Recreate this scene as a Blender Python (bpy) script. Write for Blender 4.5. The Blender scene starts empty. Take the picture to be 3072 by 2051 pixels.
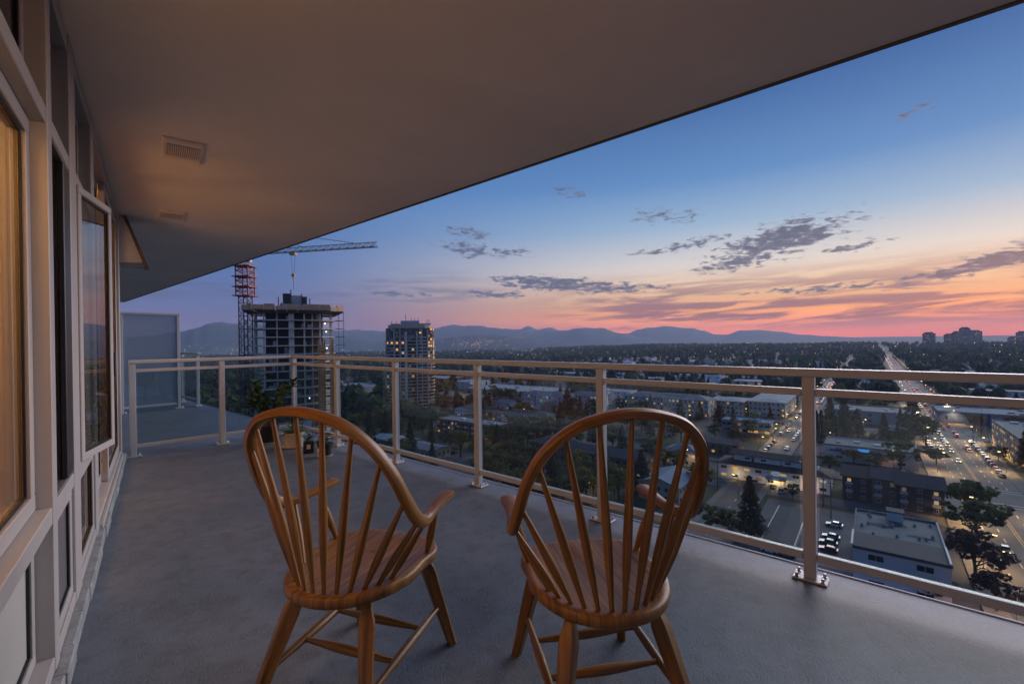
import bpy, bmesh, math, random
import numpy as np
from mathutils import Vector, Matrix, Euler
R = math.radians
random.seed(7)
scene = bpy.context.scene
COL = scene.collection

# ------------------------------------------------------------------ camera
F_PX, IMG_W, IMG_H = 1365.0, 3072.0, 2051.0
CAM_Z, ROLL, PITCH = 1.235, 0.013, -0.0033
cam_data = bpy.data.cameras.new('camera')
cam_data.sensor_width = 36.0
cam_data.lens = 36.0 * F_PX / IMG_W
cam_data.clip_start = 0.05
cam_data.clip_end = 60000
cam = bpy.data.objects.new('camera', cam_data)
COL.objects.link(cam)
cam.location = (0, 0, CAM_Z)
cam.rotation_euler = (Matrix.Rotation(math.pi / 2 + PITCH, 3, 'X') @ Matrix.Rotation(-ROLL, 3, 'Z')).to_euler()
scene.camera = cam

# ------------------------------------------------------------------ view
scene.view_settings.view_transform = 'Standard'
scene.view_settings.look = 'None'
scene.view_settings.gamma = 1.0
scene.view_settings.exposure = 0.0
scene.cycles.use_denoising = True
scene.cycles.max_bounces = 8
scene.cycles.transparent_max_bounces = 24
scene.cycles.volume_bounces = 0
scene.cycles.use_adaptive_sampling = True
scene.cycles.adaptive_threshold = 0.02
scene.cycles.sample_clamp_indirect = 4.0
scene.cycles.caustics_reflective = False
scene.cycles.caustics_refractive = False

# ------------------------------------------------------------------ sky
SUN_AZ, SUN_EL = 52.0, 18.0        # azimuth measured from +Y towards +X
def lin(r, g, b):
    f = lambda c: c / 12.92 if c <= 0.04045 else ((c + 0.055) / 1.055) ** 2.4
    return (f(r / 255), f(g / 255), f(b / 255), 1.0)

class NT:
    """small helper to write node graphs as expressions"""
    def __init__(s, tree):
        s.t = tree; s.n = tree.nodes; s.l = tree.links
    def new(s, kind, **kw):
        n = s.n.new(kind)
        for k, v in kw.items(): setattr(n, k, v)
        return n
    def put(s, sock, v):
        if hasattr(v, 'is_linked') or isinstance(v, bpy.types.NodeSocket): s.l.new(v, sock)
        else: sock.default_value = v
    def m(s, op, a, b=0.0, c=0.0, clamp=False):
        n = s.new('ShaderNodeMath', operation=op, use_clamp=clamp)
        s.put(n.inputs[0], a); s.put(n.inputs[1], b); s.put(n.inputs[2], c)
        return n.outputs[0]
    def vm(s, op, a, b=(0, 0, 0)):
        n = s.new('ShaderNodeVectorMath', operation=op)
        s.put(n.inputs[0], a); s.put(n.inputs[1], b)
        return n.outputs['Value'] if op in ('DOT_PRODUCT', 'LENGTH') else n.outputs[0]
    def xyz(s, v):
        n = s.new('ShaderNodeSeparateXYZ'); s.put(n.inputs[0], v); return n.outputs
    def comb(s, x, y, z):
        n = s.new('ShaderNodeCombineXYZ')
        for i, v in enumerate((x, y, z)): s.put(n.inputs[i], v)
        return n.outputs[0]
    def ss(s, v, a, b, lo=0.0, hi=1.0, smooth=True):
        n = s.new('ShaderNodeMapRange', interpolation_type='SMOOTHSTEP' if smooth else 'LINEAR')
        for i, q in enumerate((v, a, b, lo, hi)): s.put(n.inputs[i], q)
        return n.outputs[0]
    def noise(s, v, scale, detail=4.0, rough=0.55, dist=0.0, kind='Fac'):
        n = s.new('ShaderNodeTexNoise')
        s.put(n.inputs['Vector'], v); n.inputs['Scale'].default_value = scale
        n.inputs['Detail'].default_value = detail; n.inputs['Roughness'].default_value = rough
        n.inputs['Distortion'].default_value = dist
        return n.outputs[kind]
    def ramp(s, v, stops, interp='LINEAR'):
        n = s.new('ShaderNodeValToRGB'); e = n.color_ramp; e.interpolation = interp
        while len(e.elements) < len(stops): e.elements.new(0.5)
        for el, (p, c) in zip(e.elements, stops): el.position = p; el.color = c
        s.put(n.inputs[0], v); return n.outputs[0]
    def mix(s, f, a, b, blend='MIX'):
        n = s.new('ShaderNodeMix', data_type='RGBA', blend_type=blend)
        s.put(n.inputs[0], f); s.put(n.inputs[6], a); s.put(n.inputs[7], b)
        return n.outputs[2]

world = bpy.data.worlds.new('World'); scene.world = world; world.use_nodes = True
world.cycles.sampling_method = 'MANUAL'; world.cycles.sample_map_resolution = 512
w = NT(world.node_tree); w.n.clear()
gen = w.new('ShaderNodeTexCoord').outputs['Generated']
dx_, dy_, dz_ = w.xyz(gen)
el = w.m('MULTIPLY', w.m('ARCSINE', dz_), 57.29578)
az = w.m('MULTIPLY', w.m('ARCTAN2', dx_, dy_), 57.29578)
flat = w.vm('NORMALIZE', w.comb(dx_, dy_, 0.0))
toward = w.vm('DOT_PRODUCT', flat, (math.sin(R(SUN_AZ)), math.cos(R(SUN_AZ)), 0))
wt = w.ss(toward, 0.12, 0.99)
e01 = w.m('MAP' if False else 'DIVIDE', w.m('MAXIMUM', el, 0.0), 90.0)
def stops(l): return [(e / 90.0, lin(*c)) for e, c in l]
c_sun = w.ramp(e01, stops([(0, (255, 108, 72)), (1.4, (255, 134, 72)), (3.2, (255, 166, 96)), (5.6, (248, 202, 156)),
                           (8.5, (224, 214, 206)), (13, (148, 176, 204)), (18, (88, 134, 188)), (26, (50, 94, 154)), (42, (42, 84, 146)), (90, (34, 70, 128))]))
c_off = w.ramp(e01, stops([(0, (112, 96, 140)), (1.8, (108, 98, 148)), (4.0, (86, 102, 156)), (8, (72, 106, 164)),
                           (16, (68, 112, 174)), (30, (56, 100, 164)), (50, (46, 90, 152)), (90, (36, 74, 134))]))
skyc = w.mix(wt, c_off, c_sun)
# the band just over the horizon burns brighter on the sunset side
low = w.m('MULTIPLY', w.m('MULTIPLY', w.ss(el, 4.5, 0.0), wt), 1.7)
skyc = w.vm('ADD', skyc, w.vm('MULTIPLY', skyc, w.comb(low, w.m('MULTIPLY', low, 0.88), w.m('MULTIPLY', low, 0.15))))
# low, back-lit streaks of cloud over the sunset
sl = w.m('ADD', el, w.m('MULTIPLY', az, -0.035))
sv = w.comb(w.m('MULTIPLY', az, 0.055), w.m('MULTIPLY', sl, 0.62), 0.0)
st = w.noise(sv, 1.6, 7.0, 0.62, 0.6)
st_m = w.m('MULTIPLY', w.ss(el, 0.2, 2.2), w.ss(el, 8.6, 4.2))
st_m = w.m('MULTIPLY', st_m, w.ss(az, -2.0, 16.0))
st_d = w.m('MULTIPLY', w.ss(st, 0.41, 0.57), st_m)
skyc = w.mix(w.m('MULTIPLY', st_d, 0.9), skyc, w.mix(w.ss(el, 1.0, 5.5), lin(142, 66, 80), lin(148, 104, 118)))
# soft long veils on the left
v2 = w.noise(w.comb(w.m('MULTIPLY', az, 0.045), w.m('MULTIPLY', el, 0.5), 3.0), 1.5, 5.0, 0.55, 0.4)
v2m = w.m('MULTIPLY', w.m('MULTIPLY', w.ss(el, 1.5, 4.0), w.ss(el, 10.0, 6.0)), w.ss(az, 2.0, -10.0))
skyc = w.mix(w.m('MULTIPLY', w.m('MULTIPLY', w.ss(v2, 0.50, 0.66), v2m), 0.5), skyc, lin(74, 84, 128))
# small broken cumulus in groups: a flat layer seen in perspective
iz = w.m('DIVIDE', 1.0, w.m('MAXIMUM', dz_, 0.03))
pv = w.comb(w.m('MULTIPLY', dx_, iz), w.m('MULTIPLY', dy_, iz), 0.0)
azel = w.comb(az, el, 1.0)
def blob(a, e, ra, re, amp, tilt=0.0):
    ra *= 1.45; re *= 1.35
    u = w.vm('DOT_PRODUCT', azel, (1 / ra, 0, -a / ra))
    v = w.vm('DOT_PRODUCT', azel, (-tilt / re, 1 / re, (tilt * a - e) / re))
    d2 = w.m('MULTIPLY_ADD', u, u, w.m('MULTIPLY', v, v))
    return w.m('MULTIPLY', w.m('POWER', 0.36788, d2), amp)
mask = None
for b in [(30.5, 10.4, 4.6, 1.35, 1.0, 0.16), (26.5, 8.6, 3.4, 0.9, 0.75, 0.12), (5.0, 7.0, 5.2, 0.75, 1.05, -0.08), (11.5, 6.3, 5.0, 0.5, 0.9, -0.03),
          (-2.5, 5.9, 3.2, 0.45, 0.85, -0.05), (47.5, 6.5, 5.0, 0.62, 1.05, 0.22), (56, 8.8, 5.0, 0.8, 1.0, 0.2), (37.0, 8.9, 3.0, 0.45, 0.62, 0.1),
          (-5.2, 13.4, 2.4, 0.6, 0.72, -0.1), (-4.8, 11.2, 3.0, 0.8, 0.74, -0.12), (-0.6, 10.9, 3.2, 0.5, 0.58, 0.0), (7.3, 17.8, 1.8, 0.55, 0.62, -0.25),
          (18.5, 14.2, 3.2, 0.9, 0.55, -0.1), (20.0, 10.8, 5.0, 0.6, 0.6, 0.1), (41.5, 20.0, 1.2, 0.4, 0.6, 0.1), (34, 5.0, 5.0, 0.35, 0.75, 0.02),
          (-14.0, 5.8, 3.5, 0.3, 0.7, -0.05), (80, 13, 10, 1.5, 0.8, 0.0), (-70, 12, 12, 1.4, 0.75, 0.0)]:
    g = blob(*b); mask = g if mask is None else w.m('MAXIMUM', mask, g)
cn = w.noise(w.vm('MULTIPLY', pv, (1.0, 1.0, 1.0)), 2.1, 7.0, 0.58, 0.25)
cn2 = w.noise(w.comb(w.m('MULTIPLY', az, 0.72), w.m('MULTIPLY', el, 2.1), 7.0), 1.0, 7.0, 0.66, 0.35)
cval = w.m('ADD', w.m('MULTIPLY_ADD', w.m('ADD', w.m('MULTIPLY', cn, 0.3), w.m('MULTIPLY', cn2, 0.7)), 2.0, -0.5), w.m('MULTIPLY', mask, 0.46))
cd = w.m('MULTIPLY', w.ss(cval, 0.66, 0.86), w.ss(mask, 0.06, 0.34))
cloud_c = w.mix(wt, lin(70, 84, 126), lin(62, 70, 100))
cloud_c = w.mix(w.ss(cval, 1.0, 0.70), cloud_c, w.mix(wt, lin(98, 108, 146), lin(114, 116, 138)))
skyc = w.mix(w.m('MULTIPLY', cd, 0.92), skyc, cloud_c)
# below the horizon the sky fades into dusk haze
skyc = w.mix(w.ss(el, 0.0, -4.0), skyc, lin(62, 64, 84))
nish = w.new('ShaderNodeTexSky', sky_type='NISHITA')
nish.sun_disc = False; nish.sun_elevation = R(0.5); nish.sun_rotation = R(SUN_AZ)
bg1 = w.new('ShaderNodeBackground'); w.l.new(skyc, bg1.inputs[0]); bg1.inputs[1].default_value = 1.1
bg2 = w.new('ShaderNodeBackground'); w.l.new(nish.outputs[0], bg2.inputs[0]); bg2.inputs[1].default_value = 0.03
addw = w.new('ShaderNodeAddShader'); w.l.new(bg1.outputs[0], addw.inputs[0]); w.l.new(bg2.outputs[0], addw.inputs[1])
wo = w.new('ShaderNodeOutputWorld'); w.l.new(addw.outputs[0], wo.inputs[0])

# ------------------------------------------------------------------ the last glow of the sun
sun_d = bpy.data.lights.new('sun', 'SUN')
sun_d.energy = 3.2; sun_d.angle = R(50); sun_d.color = (1.0, 0.90, 0.92)
sun = bpy.data.objects.new('sun', sun_d); COL.objects.link(sun)
_sd = Vector((math.sin(R(SUN_AZ)) * math.cos(R(SUN_EL)), math.cos(R(SUN_AZ)) * math.cos(R(SUN_EL)), math.sin(R(SUN_EL))))
sun.rotation_euler = _sd.to_track_quat('Z', 'Y').to_euler()
sun.location = (40, 30, 30)

# ------------------------------------------------------------------ helpers
GZ = -58.0
_RM = Matrix.Rotation(PITCH, 3, 'X')
def ray(px, py):
    dx, dy = (px - IMG_W / 2) / F_PX, -(py - IMG_H / 2) / F_PX
    c, s = math.cos(ROLL), math.sin(ROLL)
    return _RM @ Vector((c * dx + s * dy, 1.0, -s * dx + c * dy))
def at(px, py, z=GZ):
    d = ray(px, py); t = (z - CAM_Z) / d.z
    return Vector((t * d.x, t * d.y, z))

class MB:
    def __init__(s): s.v = []; s.f = []; s.uv = []; s.mi = []; s.cur = 0
    def quadstrip(s): pass
    def face(s, idx, uv=None):
        s.f.append(tuple(idx)); s.uv.append(uv); s.mi.append(s.cur)
    def box(s, x0, x1, y0, y1, z0, z1, M=None):
        n = len(s.v)
        P = [Vector((x, y, z)) for z in (z0, z1) for y in (y0, y1) for x in (x0, x1)]
        if M is not None: P = [M @ p for p in P]
        s.v += P
        for q in ((0, 2, 3, 1), (4, 5, 7, 6), (0, 1, 5, 4), (2, 6, 7, 3), (0, 4, 6, 2), (1, 3, 7, 5)): s.face([n + i for i in q])
        return s
    def cbox(s, x0, x1, y0, y1, z0, z1, c=0.004, M=None):
        """box with chamfered edges"""
        bm = bmesh.new(); bmesh.ops.create_cube(bm, size=1.0)
        for v in bm.verts: v.co = Vector(((x0 + x1) / 2 + v.co.x * (x1 - x0), (y0 + y1) / 2 + v.co.y * (y1 - y0), (z0 + z1) / 2 + v.co.z * (z1 - z0)))
        bmesh.ops.bevel(bm, geom=bm.edges[:], offset=c, segments=1, affect='EDGES', profile=0.5)
        n = len(s.v); bm.verts.index_update()
        s.v += [(M @ v.co if M is not None else v.co.copy()) for v in bm.verts]
        for f in bm.faces: s.face([n + v.index for v in f.verts])
        bm.free(); return s
    def prism(s, poly, z0, z1, M=None):
        """poly: list of (x,y), counter-clockwise"""
        n = len(s.v); k = len(poly)
        P = [Vector((x, y, z0)) for x, y in poly] + [Vector((x, y, z1)) for x, y in poly]
        if M is not None: P = [M @ p for p in P]
        s.v += P
        s.face([n + i for i in reversed(range(k))]); s.face([n + k + i for i in range(k)])
        for i in range(k):
            j = (i + 1) % k; s.face([n + i, n + j, n + k + j, n + k + i])
        return s
    def tube(s, pts, rad, seg=8, caps=True, sect=None, axes=None):
        """sweep; rad: per-point radius; sect: list of unit (a,b) section points; axes: per-point (A,B) vectors"""
        pts = [Vector(p) for p in pts]; n0 = len(s.v); K = len(pts)
        if sect is None: sect = [(math.cos(2 * math.pi * i / seg), math.sin(2 * math.pi * i / seg)) for i in range(seg)]
        seg = len(sect); up = None; L = 0.0; Ls = []
        for i, p in enumerate(pts):
            if i: L += (p - pts[i - 1]).length
            Ls.append(L)
            t = (pts[min(i + 1, K - 1)] - pts[max(i - 1, 0)]).normalized()
            if axes is not None: A, B = axes[i]
            else:
                if up is None:
                    up = Vector((0, 0, 1)) if abs(t.z) < 0.9 else Vector((1, 0, 0))
                A = (up - t * up.dot(t)).normalized(); up = A; B = t.cross(A)
                r = rad[i] if hasattr(rad, '__len__') else rad
                A = A * r; B = B * r
            s.v += [p + A * a + B * b for a, b in sect]
        for i in range(K - 1):
            for j in range(seg):
                k = (j + 1) % seg
                s.face([n0 + i * seg + j, n0 + i * seg + k, n0 + (i + 1) * seg + k, n0 + (i + 1) * seg + j],
                       [(j / seg * 0.1, Ls[i]), ((j + 1) / seg * 0.1, Ls[i]), ((j + 1) / seg * 0.1, Ls[i + 1]), (j / seg * 0.1, Ls[i + 1])])
        if caps:
            s.face([n0 + j for j in reversed(range(seg))]); s.face([n0 + (K - 1) * seg + j for j in range(seg)])
        return s
    def bar(s, a, b, wd, hd=None):
        """square bar from a to b"""
        q = 0.7071; hd = hd or wd
        return s.tube([a, b], wd * q, 4, True, [(q, q), (-q, q), (-q, -q), (q, -q)])
    def lathe(s, prof, seg=20, c=(0, 0, 0)):
        n0 = len(s.v); c = Vector(c)
        for r, z in prof:
            s.v += [c + Vector((r * math.cos(2 * math.pi * j / seg), r * math.sin(2 * math.pi * j / seg), z)) for j in range(seg)]
        for i in range(len(prof) - 1):
            for j in range(seg):
                k = (j + 1) % seg
                s.face([n0 + i * seg + j, n0 + i * seg + k, n0 + (i + 1) * seg + k, n0 + (i + 1) * seg + j])
        s.face([n0 + j for j in reversed(range(seg))]); s.face([n0 + (len(prof) - 1) * seg + j for j in range(seg)])
        return s
    def mesh(s, name, mats, smooth=False, angle=35):
        me = bpy.data.meshes.new(name)
        me.from_pydata([tuple(p) for p in s.v], [], s.f)
        if any(u is not None for u in s.uv):
            ul = me.uv_layers.new(name='UVMap'); buf = []
            for f, u in zip(s.f, s.uv):
                if u is None: u = [(s.v[i][0], s.v[i][1]) for i in f]
                for q in u: buf += [q[0], q[1]]
            ul.data.foreach_set('uv', buf)
        if not isinstance(mats, (list, tuple)): mats = [mats]
        for m_ in mats: me.materials.append(m_)
        if len(mats) > 1: me.polygons.foreach_set('material_index', s.mi)
        if smooth:
            me.polygons.foreach_set('use_smooth', [True] * len(me.polygons))
            me.set_sharp_from_angle(angle=R(angle))
        me.update(); return me
    def build(s, name, mats, parent=None, smooth=False, angle=35):
        return link(name, s.mesh(name, mats, smooth, angle), parent)

def link(name, me, parent=None, loc=None, rotz=None, scale=None):
    o = bpy.data.objects.new(name, me); COL.objects.link(o)
    if parent is not None: o.parent = parent
    if loc is not None: o.location = loc
    if rotz is not None: o.rotation_euler = (0, 0, rotz)
    if scale is not None: o.scale = scale
    return o
def tag(o, label=None, cat=None, group=None, kind=None):
    if label: o['label'] = label
    if cat: o['category'] = cat
    if group: o['group'] = group
    if kind: o['kind'] = kind
    return o
def thing(name, label, cat, loc=(0, 0, 0), rotz=0.0, group=None):
    o = bpy.data.objects.new(name, None); COL.objects.link(o)
    o.empty_display_size = 0.1; o.location = loc; o.rotation_euler = (0, 0, rotz)
    return tag(o, label, cat, group)
def copy_tree(o, parent=None):
    c = o.copy(); COL.objects.link(c); c.parent = parent
    for ch in o.children: copy_tree(ch, c)
    return c

# ------------------------------------------------------------------ materials
MATS = {}
def pm(name, col, rough=0.6, var=0.12, scale=4.0, bump=0.0, bscale=40.0, metallic=0.0, spec=0.5, coord='Object', coat=0.0, hue=None):
    """principled material with a noise-varied base colour"""
    if name in MATS: return MATS[name]
    m_ = bpy.data.materials.new(name); m_.use_nodes = True
    t = NT(m_.node_tree); p = t.n['Principled BSDF']
    tc = t.new('ShaderNodeTexCoord').outputs[coord]
    n1 = t.noise(tc, scale, 5.0, 0.6)
    c2 = tuple(max(0, c * (1 - var)) for c in col[:3]) + (1,)
    c3 = tuple(min(1, c * (1 + var)) for c in (hue or col)[:3]) + (1,)
    t.l.new(t.ramp(n1, [(0.3, c2), (0.7, c3)]), p.inputs['Base Color'])
    p.inputs['Roughness'].default_value = rough; p.inputs['Metallic'].default_value = metallic
    p.inputs['Specular IOR Level'].default_value = spec; p.inputs['Coat Weight'].default_value = coat
    if bump:
        b = t.new('ShaderNodeBump'); b.inputs['Strength'].default_value = bump; b.inputs['Distance'].default_value = 0.01
        t.l.new(t.noise(tc, bscale, 3.0, 0.6), b.inputs['Height']); t.l.new(b.outputs[0], p.inputs['Normal'])
    MATS[name] = m_; return m_
def glow(name, col, strength, sample=False):
    if name in MATS: return MATS[name]
    m_ = bpy.data.materials.new(name); m_.use_nodes = True
    t = NT(m_.node_tree); p = t.n['Principled BSDF']
    p.inputs['Base Color'].default_value = (col[0] * .5, col[1] * .5, col[2] * .5, 1)
    p.inputs['Emission Color'].default_value = (*col[:3], 1); p.inputs['Emission Strength'].default_value = strength
    m_.cycles.emission_sampling = 'AUTO' if sample else 'NONE'
    MATS[name] = m_; return m_
def thin_glass(name, tint, base=0.04, rough=0.0):
    m_ = bpy.data.materials.new(name); m_.use_nodes = True
    t = NT(m_.node_tree); t.n.clear()
    fac = t.new('ShaderNodeLayerWeight'); fac.inputs[0].default_value = 0.5
    f5 = t.m('POWER', fac.outputs['Facing'], 5.0)
    fr = t.m('ADD', base, t.m('MULTIPLY', f5, 1 - base))
    tr = t.new('ShaderNodeBsdfTransparent'); tr.inputs[0].default_value = (*tint, 1)
    gl = t.new('ShaderNodeBsdfGlossy'); gl.inputs['Roughness'].default_value = rough
    mx = t.new('ShaderNodeMixShader'); t.l.new(fr, mx.inputs[0]); t.l.new(tr.outputs[0], mx.inputs[1]); t.l.new(gl.outputs[0], mx.inputs[2])
    o = t.new('ShaderNodeOutputMaterial'); t.l.new(mx.outputs[0], o.inputs[0])
    MATS[name] = m_; return m_

def wood_mat():
    m_ = bpy.data.materials.new('oak'); m_.use_nodes = True
    t = NT(m_.node_tree); p = t.n['Principled BSDF']
    uv = t.new('ShaderNodeTexCoord').outputs['UV']
    info = t.new('ShaderNodeObjectInfo').outputs['Random']
    off = t.comb(t.m('MULTIPLY', info, 7.0), t.m('MULTIPLY', info, 13.0), 0.0)
    v = t.vm('ADD', t.vm('MULTIPLY', uv, (60.0, 2.6, 1.0)), off)
    g1 = t.noise(v, 1.0, 6.0, 0.62, 0.9)
    g2 = t.noise(t.vm('MULTIPLY', uv, (400.0, 8.0, 1.0)), 1.0, 3.0, 0.6)
    c = t.ramp(g1, [(0.28, (0.065, 0.026, 0.005, 1)), (0.5, (0.20, 0.088, 0.016, 1)), (0.72, (0.34, 0.165, 0.038, 1))])
    c = t.mix(t.m('MULTIPLY', t.ss(g2, 0.52, 0.75), 0.45), c, (0.08, 0.028, 0.008, 1))
    t.l.new(c, p.inputs['Base Color'])
    p.inputs['Roughness'].default_value = 0.42; p.inputs['Coat Weight'].default_value = 0.08; p.inputs['Coat Roughness'].default_value = 0.25
    b = t.new('ShaderNodeBump'); b.inputs['Strength'].default_value = 0.12; b.inputs['Distance'].default_value = 0.002
    t.l.new(g2, b.inputs['Height']); t.l.new(b.outputs[0], p.inputs['Normal'])
    MATS['oak'] = m_; return m_
OAK = wood_mat()

def deck_mat():
    """grey vinyl deck membrane with a scratchy swirled emboss"""
    m_ = bpy.data.materials.new('deck_membrane'); m_.use_nodes = True
    t = NT(m_.node_tree); p = t.n['Principled BSDF']
    tc = t.new('ShaderNodeTexCoord').outputs['Object']
    big = t.noise(tc, 1.3, 4.0, 0.6); mid = t.noise(tc, 9.0, 4.0, 0.6)
    c = t.ramp(big, [(0.3, (0.105, 0.130, 0.170, 1)), (0.7, (0.165, 0.197, 0.246, 1))])
    c = t.mix(t.m('MULTIPLY', t.ss(mid, 0.42, 0.68), 0.55), c, (0.078, 0.085, 0.097, 1))
    stain = t.noise(tc, 0.55, 6.0, 0.7, 1.2)
    c = t.mix(t.m('MULTIPLY', t.ss(stain, 0.46, 0.64), 0.6), c, (0.068, 0.073, 0.082, 1))
    ring = t.noise(tc, 2.2, 3.0, 0.5, 2.0)
    c = t.mix(t.m('MULTIPLY', t.m('MULTIPLY', t.ss(ring, 0.50, 0.515), t.ss(ring, 0.545, 0.53)), 0.18), c, (0.06, 0.065, 0.07, 1))
    spk = t.noise(tc, 23.0, 1.0, 0.5)
    c = t.mix(t.ss(spk, 0.80, 0.83), c, (0.10, 0.10, 0.10, 1))
    wob = t.noise(tc, 14.0, 2.0, 0.5, kind='Color')
    v = t.vm('ADD', tc, t.vm('MULTIPLY', wob, (0.09, 0.09, 0.0)))
    wv = t.new('ShaderNodeTexWave', wave_type='BANDS'); t.l.new(v, wv.inputs['Vector'])
    wv.inputs['Scale'].default_value = 26.0; wv.inputs['Distortion'].default_value = 6.0; wv.inputs['Detail'].default_value = 3.0; wv.inputs['Detail Scale'].default_value = 2.5
    n2 = t.noise(tc, 130.0, 3.0, 0.6)
    h = t.m('ADD', t.m('MULTIPLY', wv.outputs['Fac'], 0.6), t.m('MULTIPLY', n2, 0.8))
    c = t.mix(t.m('MULTIPLY', t.ss(h, 0.55, 0.95), 0.32), c, (0.235, 0.255, 0.295, 1))
    t.l.new(c, p.inputs['Base Color'])
    b = t.new('ShaderNodeBump'); b.inputs['Strength'].default_value = 0.2; b.inputs['Distance'].default_value = 0.003
    t.l.new(h, b.inputs['Height']); t.l.new(b.outputs[0], p.inputs['Normal'])
    p.inputs['Roughness'].default_value = 0.55
    return m_
DECK = deck_mat()
STUCCO = pm('soffit_paint', (0.84, 0.77, 0.73), 0.85, 0.07, 0.9, 0.25, 160.0)
ALU = pm('cream_powder_coat', (0.50, 0.525, 0.55), 0.38, 0.04, 3.0)
ALU_W = pm('white_window_frame', (0.45, 0.42, 0.41), 0.42, 0.05, 3.0, 0.05, 60)
DARKM = pm('dark_gasket', (0.012, 0.012, 0.014), 0.5, 0.1)
FLASH = pm('brown_drip_flashing', (0.08, 0.068, 0.064), 0.5, 0.1)
STEEL = pm('stainless_bolt', (0.55, 0.54, 0.52), 0.3, 0.1, metallic=1.0)
GLASS = thin_glass('rail_glass', (0.80, 0.86, 0.86), 0.05)
MGLASS = thin_glass('mirror_coated_glass', (0.40, 0.40, 0.38), 0.5)
CGLASS = thin_glass('coated_window_glass', (0.62, 0.62, 0.60), 0.26)
WGLASS = thin_glass('window_glass', (0.74, 0.74, 0.72), 0.08)
# =================================================================== THE BALCONY
FD = Vector((0.7545, -0.6564, 0))          # along the front edge, towards the right / nearer
FN = Vector((0.6564, 0.7545, 0))           # outwards
RAIL_OFF, EDGE_OFF = 2.740, 2.868
def front(t, off=RAIL_OFF, z=0.0):         # t measured along FD from the foot of the perpendicular
    p = FN * off + FD * t; return Vector((p.x, p.y, z))
WD = Vector((-0.617, 0.787, 0)); WN = Vector((0.787, 0.617, 0)); WOFF = -0.293
def wallp(s, o=0.0, z=0.0):
    p = WN * (WOFF + o) + WD * s; return Vector((p.x, p.y, z))
def tf(p): return p[0] * FD.x + p[1] * FD.y

W_END = 6.45
far_t = tf((-12.6, 14.9))
slab_poly = [front(5.5, EDGE_OFF), front(far_t, EDGE_OFF), front(far_t, EDGE_OFF) - FN * 4.5 - FD * 1.0, wallp(14, -3.0), wallp(14, 0) + WN * -6, wallp(-4.0, -6), wallp(-4.0, 0.0) - WN * 1.0, front(5.5, EDGE_OFF) - FN * 4.0]
m = MB(); m.prism([(p.x, p.y) for p in [front(5.5, EDGE_OFF), front(far_t, EDGE_OFF), front(far_t, EDGE_OFF) - FN * 6.5, wallp(-4.5, -0.25), front(5.5, EDGE_OFF) - FN * 5.0]], -0.22, 0.0)
tag(m.build('balcony_floor', DECK), kind='structure')
# pale membrane turn-down along the edge
m = MB()
M_f = Matrix.Translation(front(0, EDGE_OFF)) @ Matrix(((FD.x, FN.x, 0, 0), (FD.y, FN.y, 0, 0), (0, 0, 1, 0), (0, 0, 0, 1)))
m.cbox(far_t, 5.5, 0.002, 0.016, -0.24, 0.006, 0.003, M_f)
tag(m.build('floor_edge_trim', pm('edge_trim', (0.42, 0.43, 0.46), 0.5)), kind='structure')
# ceiling slab above (the balcony of the next storey) and its drip flashing
m = MB(); m.prism([(p.x, p.y) for p in [front(6.5, EDGE_OFF + .01), front(far_t, EDGE_OFF + .04), front(far_t, EDGE_OFF + .04) - FN * 0.6 - FD * 1.6, front(far_t, EDGE_OFF) - FN * 8 - FD * 2, wallp(-5.0, -6.5), wallp(-5.0, 0.2), front(6.5, EDGE_OFF) - FN * 5.5]], 2.65, 2.90)
tag(m.build('balcony_ceiling', STUCCO), kind='structure')
m = MB(); m.box(far_t, 6.5, 0.012, 0.036, 2.640, 2.93, M_f)
tag(m.build('ceiling_drip_flashing', FLASH), kind='structure')

# ------------------------------------------------------------------- railing pieces (shared meshes)
POST_W, RAIL_H, MID_H, LOW_H = 0.054, 1.07, 0.953, 0.118
def bolt_mb(): return MB().lathe([(0.011, 0), (0.011, 0.004), (0.008, 0.004), (0.008, 0.012), (0.005, 0.02), (0.001, 0.021)], 8)
BOLT = bolt_mb().mesh('bolt', STEEL, True)
def post_mesh(h, w_=POST_W): return MB().cbox(-w_ / 2, w_ / 2, -w_ / 2, w_ / 2, 0.010, h, 0.004).mesh('post', ALU)
POST = post_mesh(RAIL_H - 0.038)
PLATE = MB().cbox(-0.075, 0.075, -0.05, 0.05, 0.001, 0.011, 0.003).mesh('base_plate', ALU)
def add_post(root, p, ang, mesh=None):
    o = link('post', mesh or POST, root, p, ang)
    b = link('base_plate', PLATE, o)
    for sx in (-1, 1):
        for sy in (-1, 1): link('bolt', BOLT, o, (sx * 0.056, sy * 0.033, 0.011))
    return o
def rail_mesh(L, wy, hz, c=0.004): return MB().cbox(0, L, -wy / 2, wy / 2, -hz / 2, hz / 2, c).mesh('rail', ALU)
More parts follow.
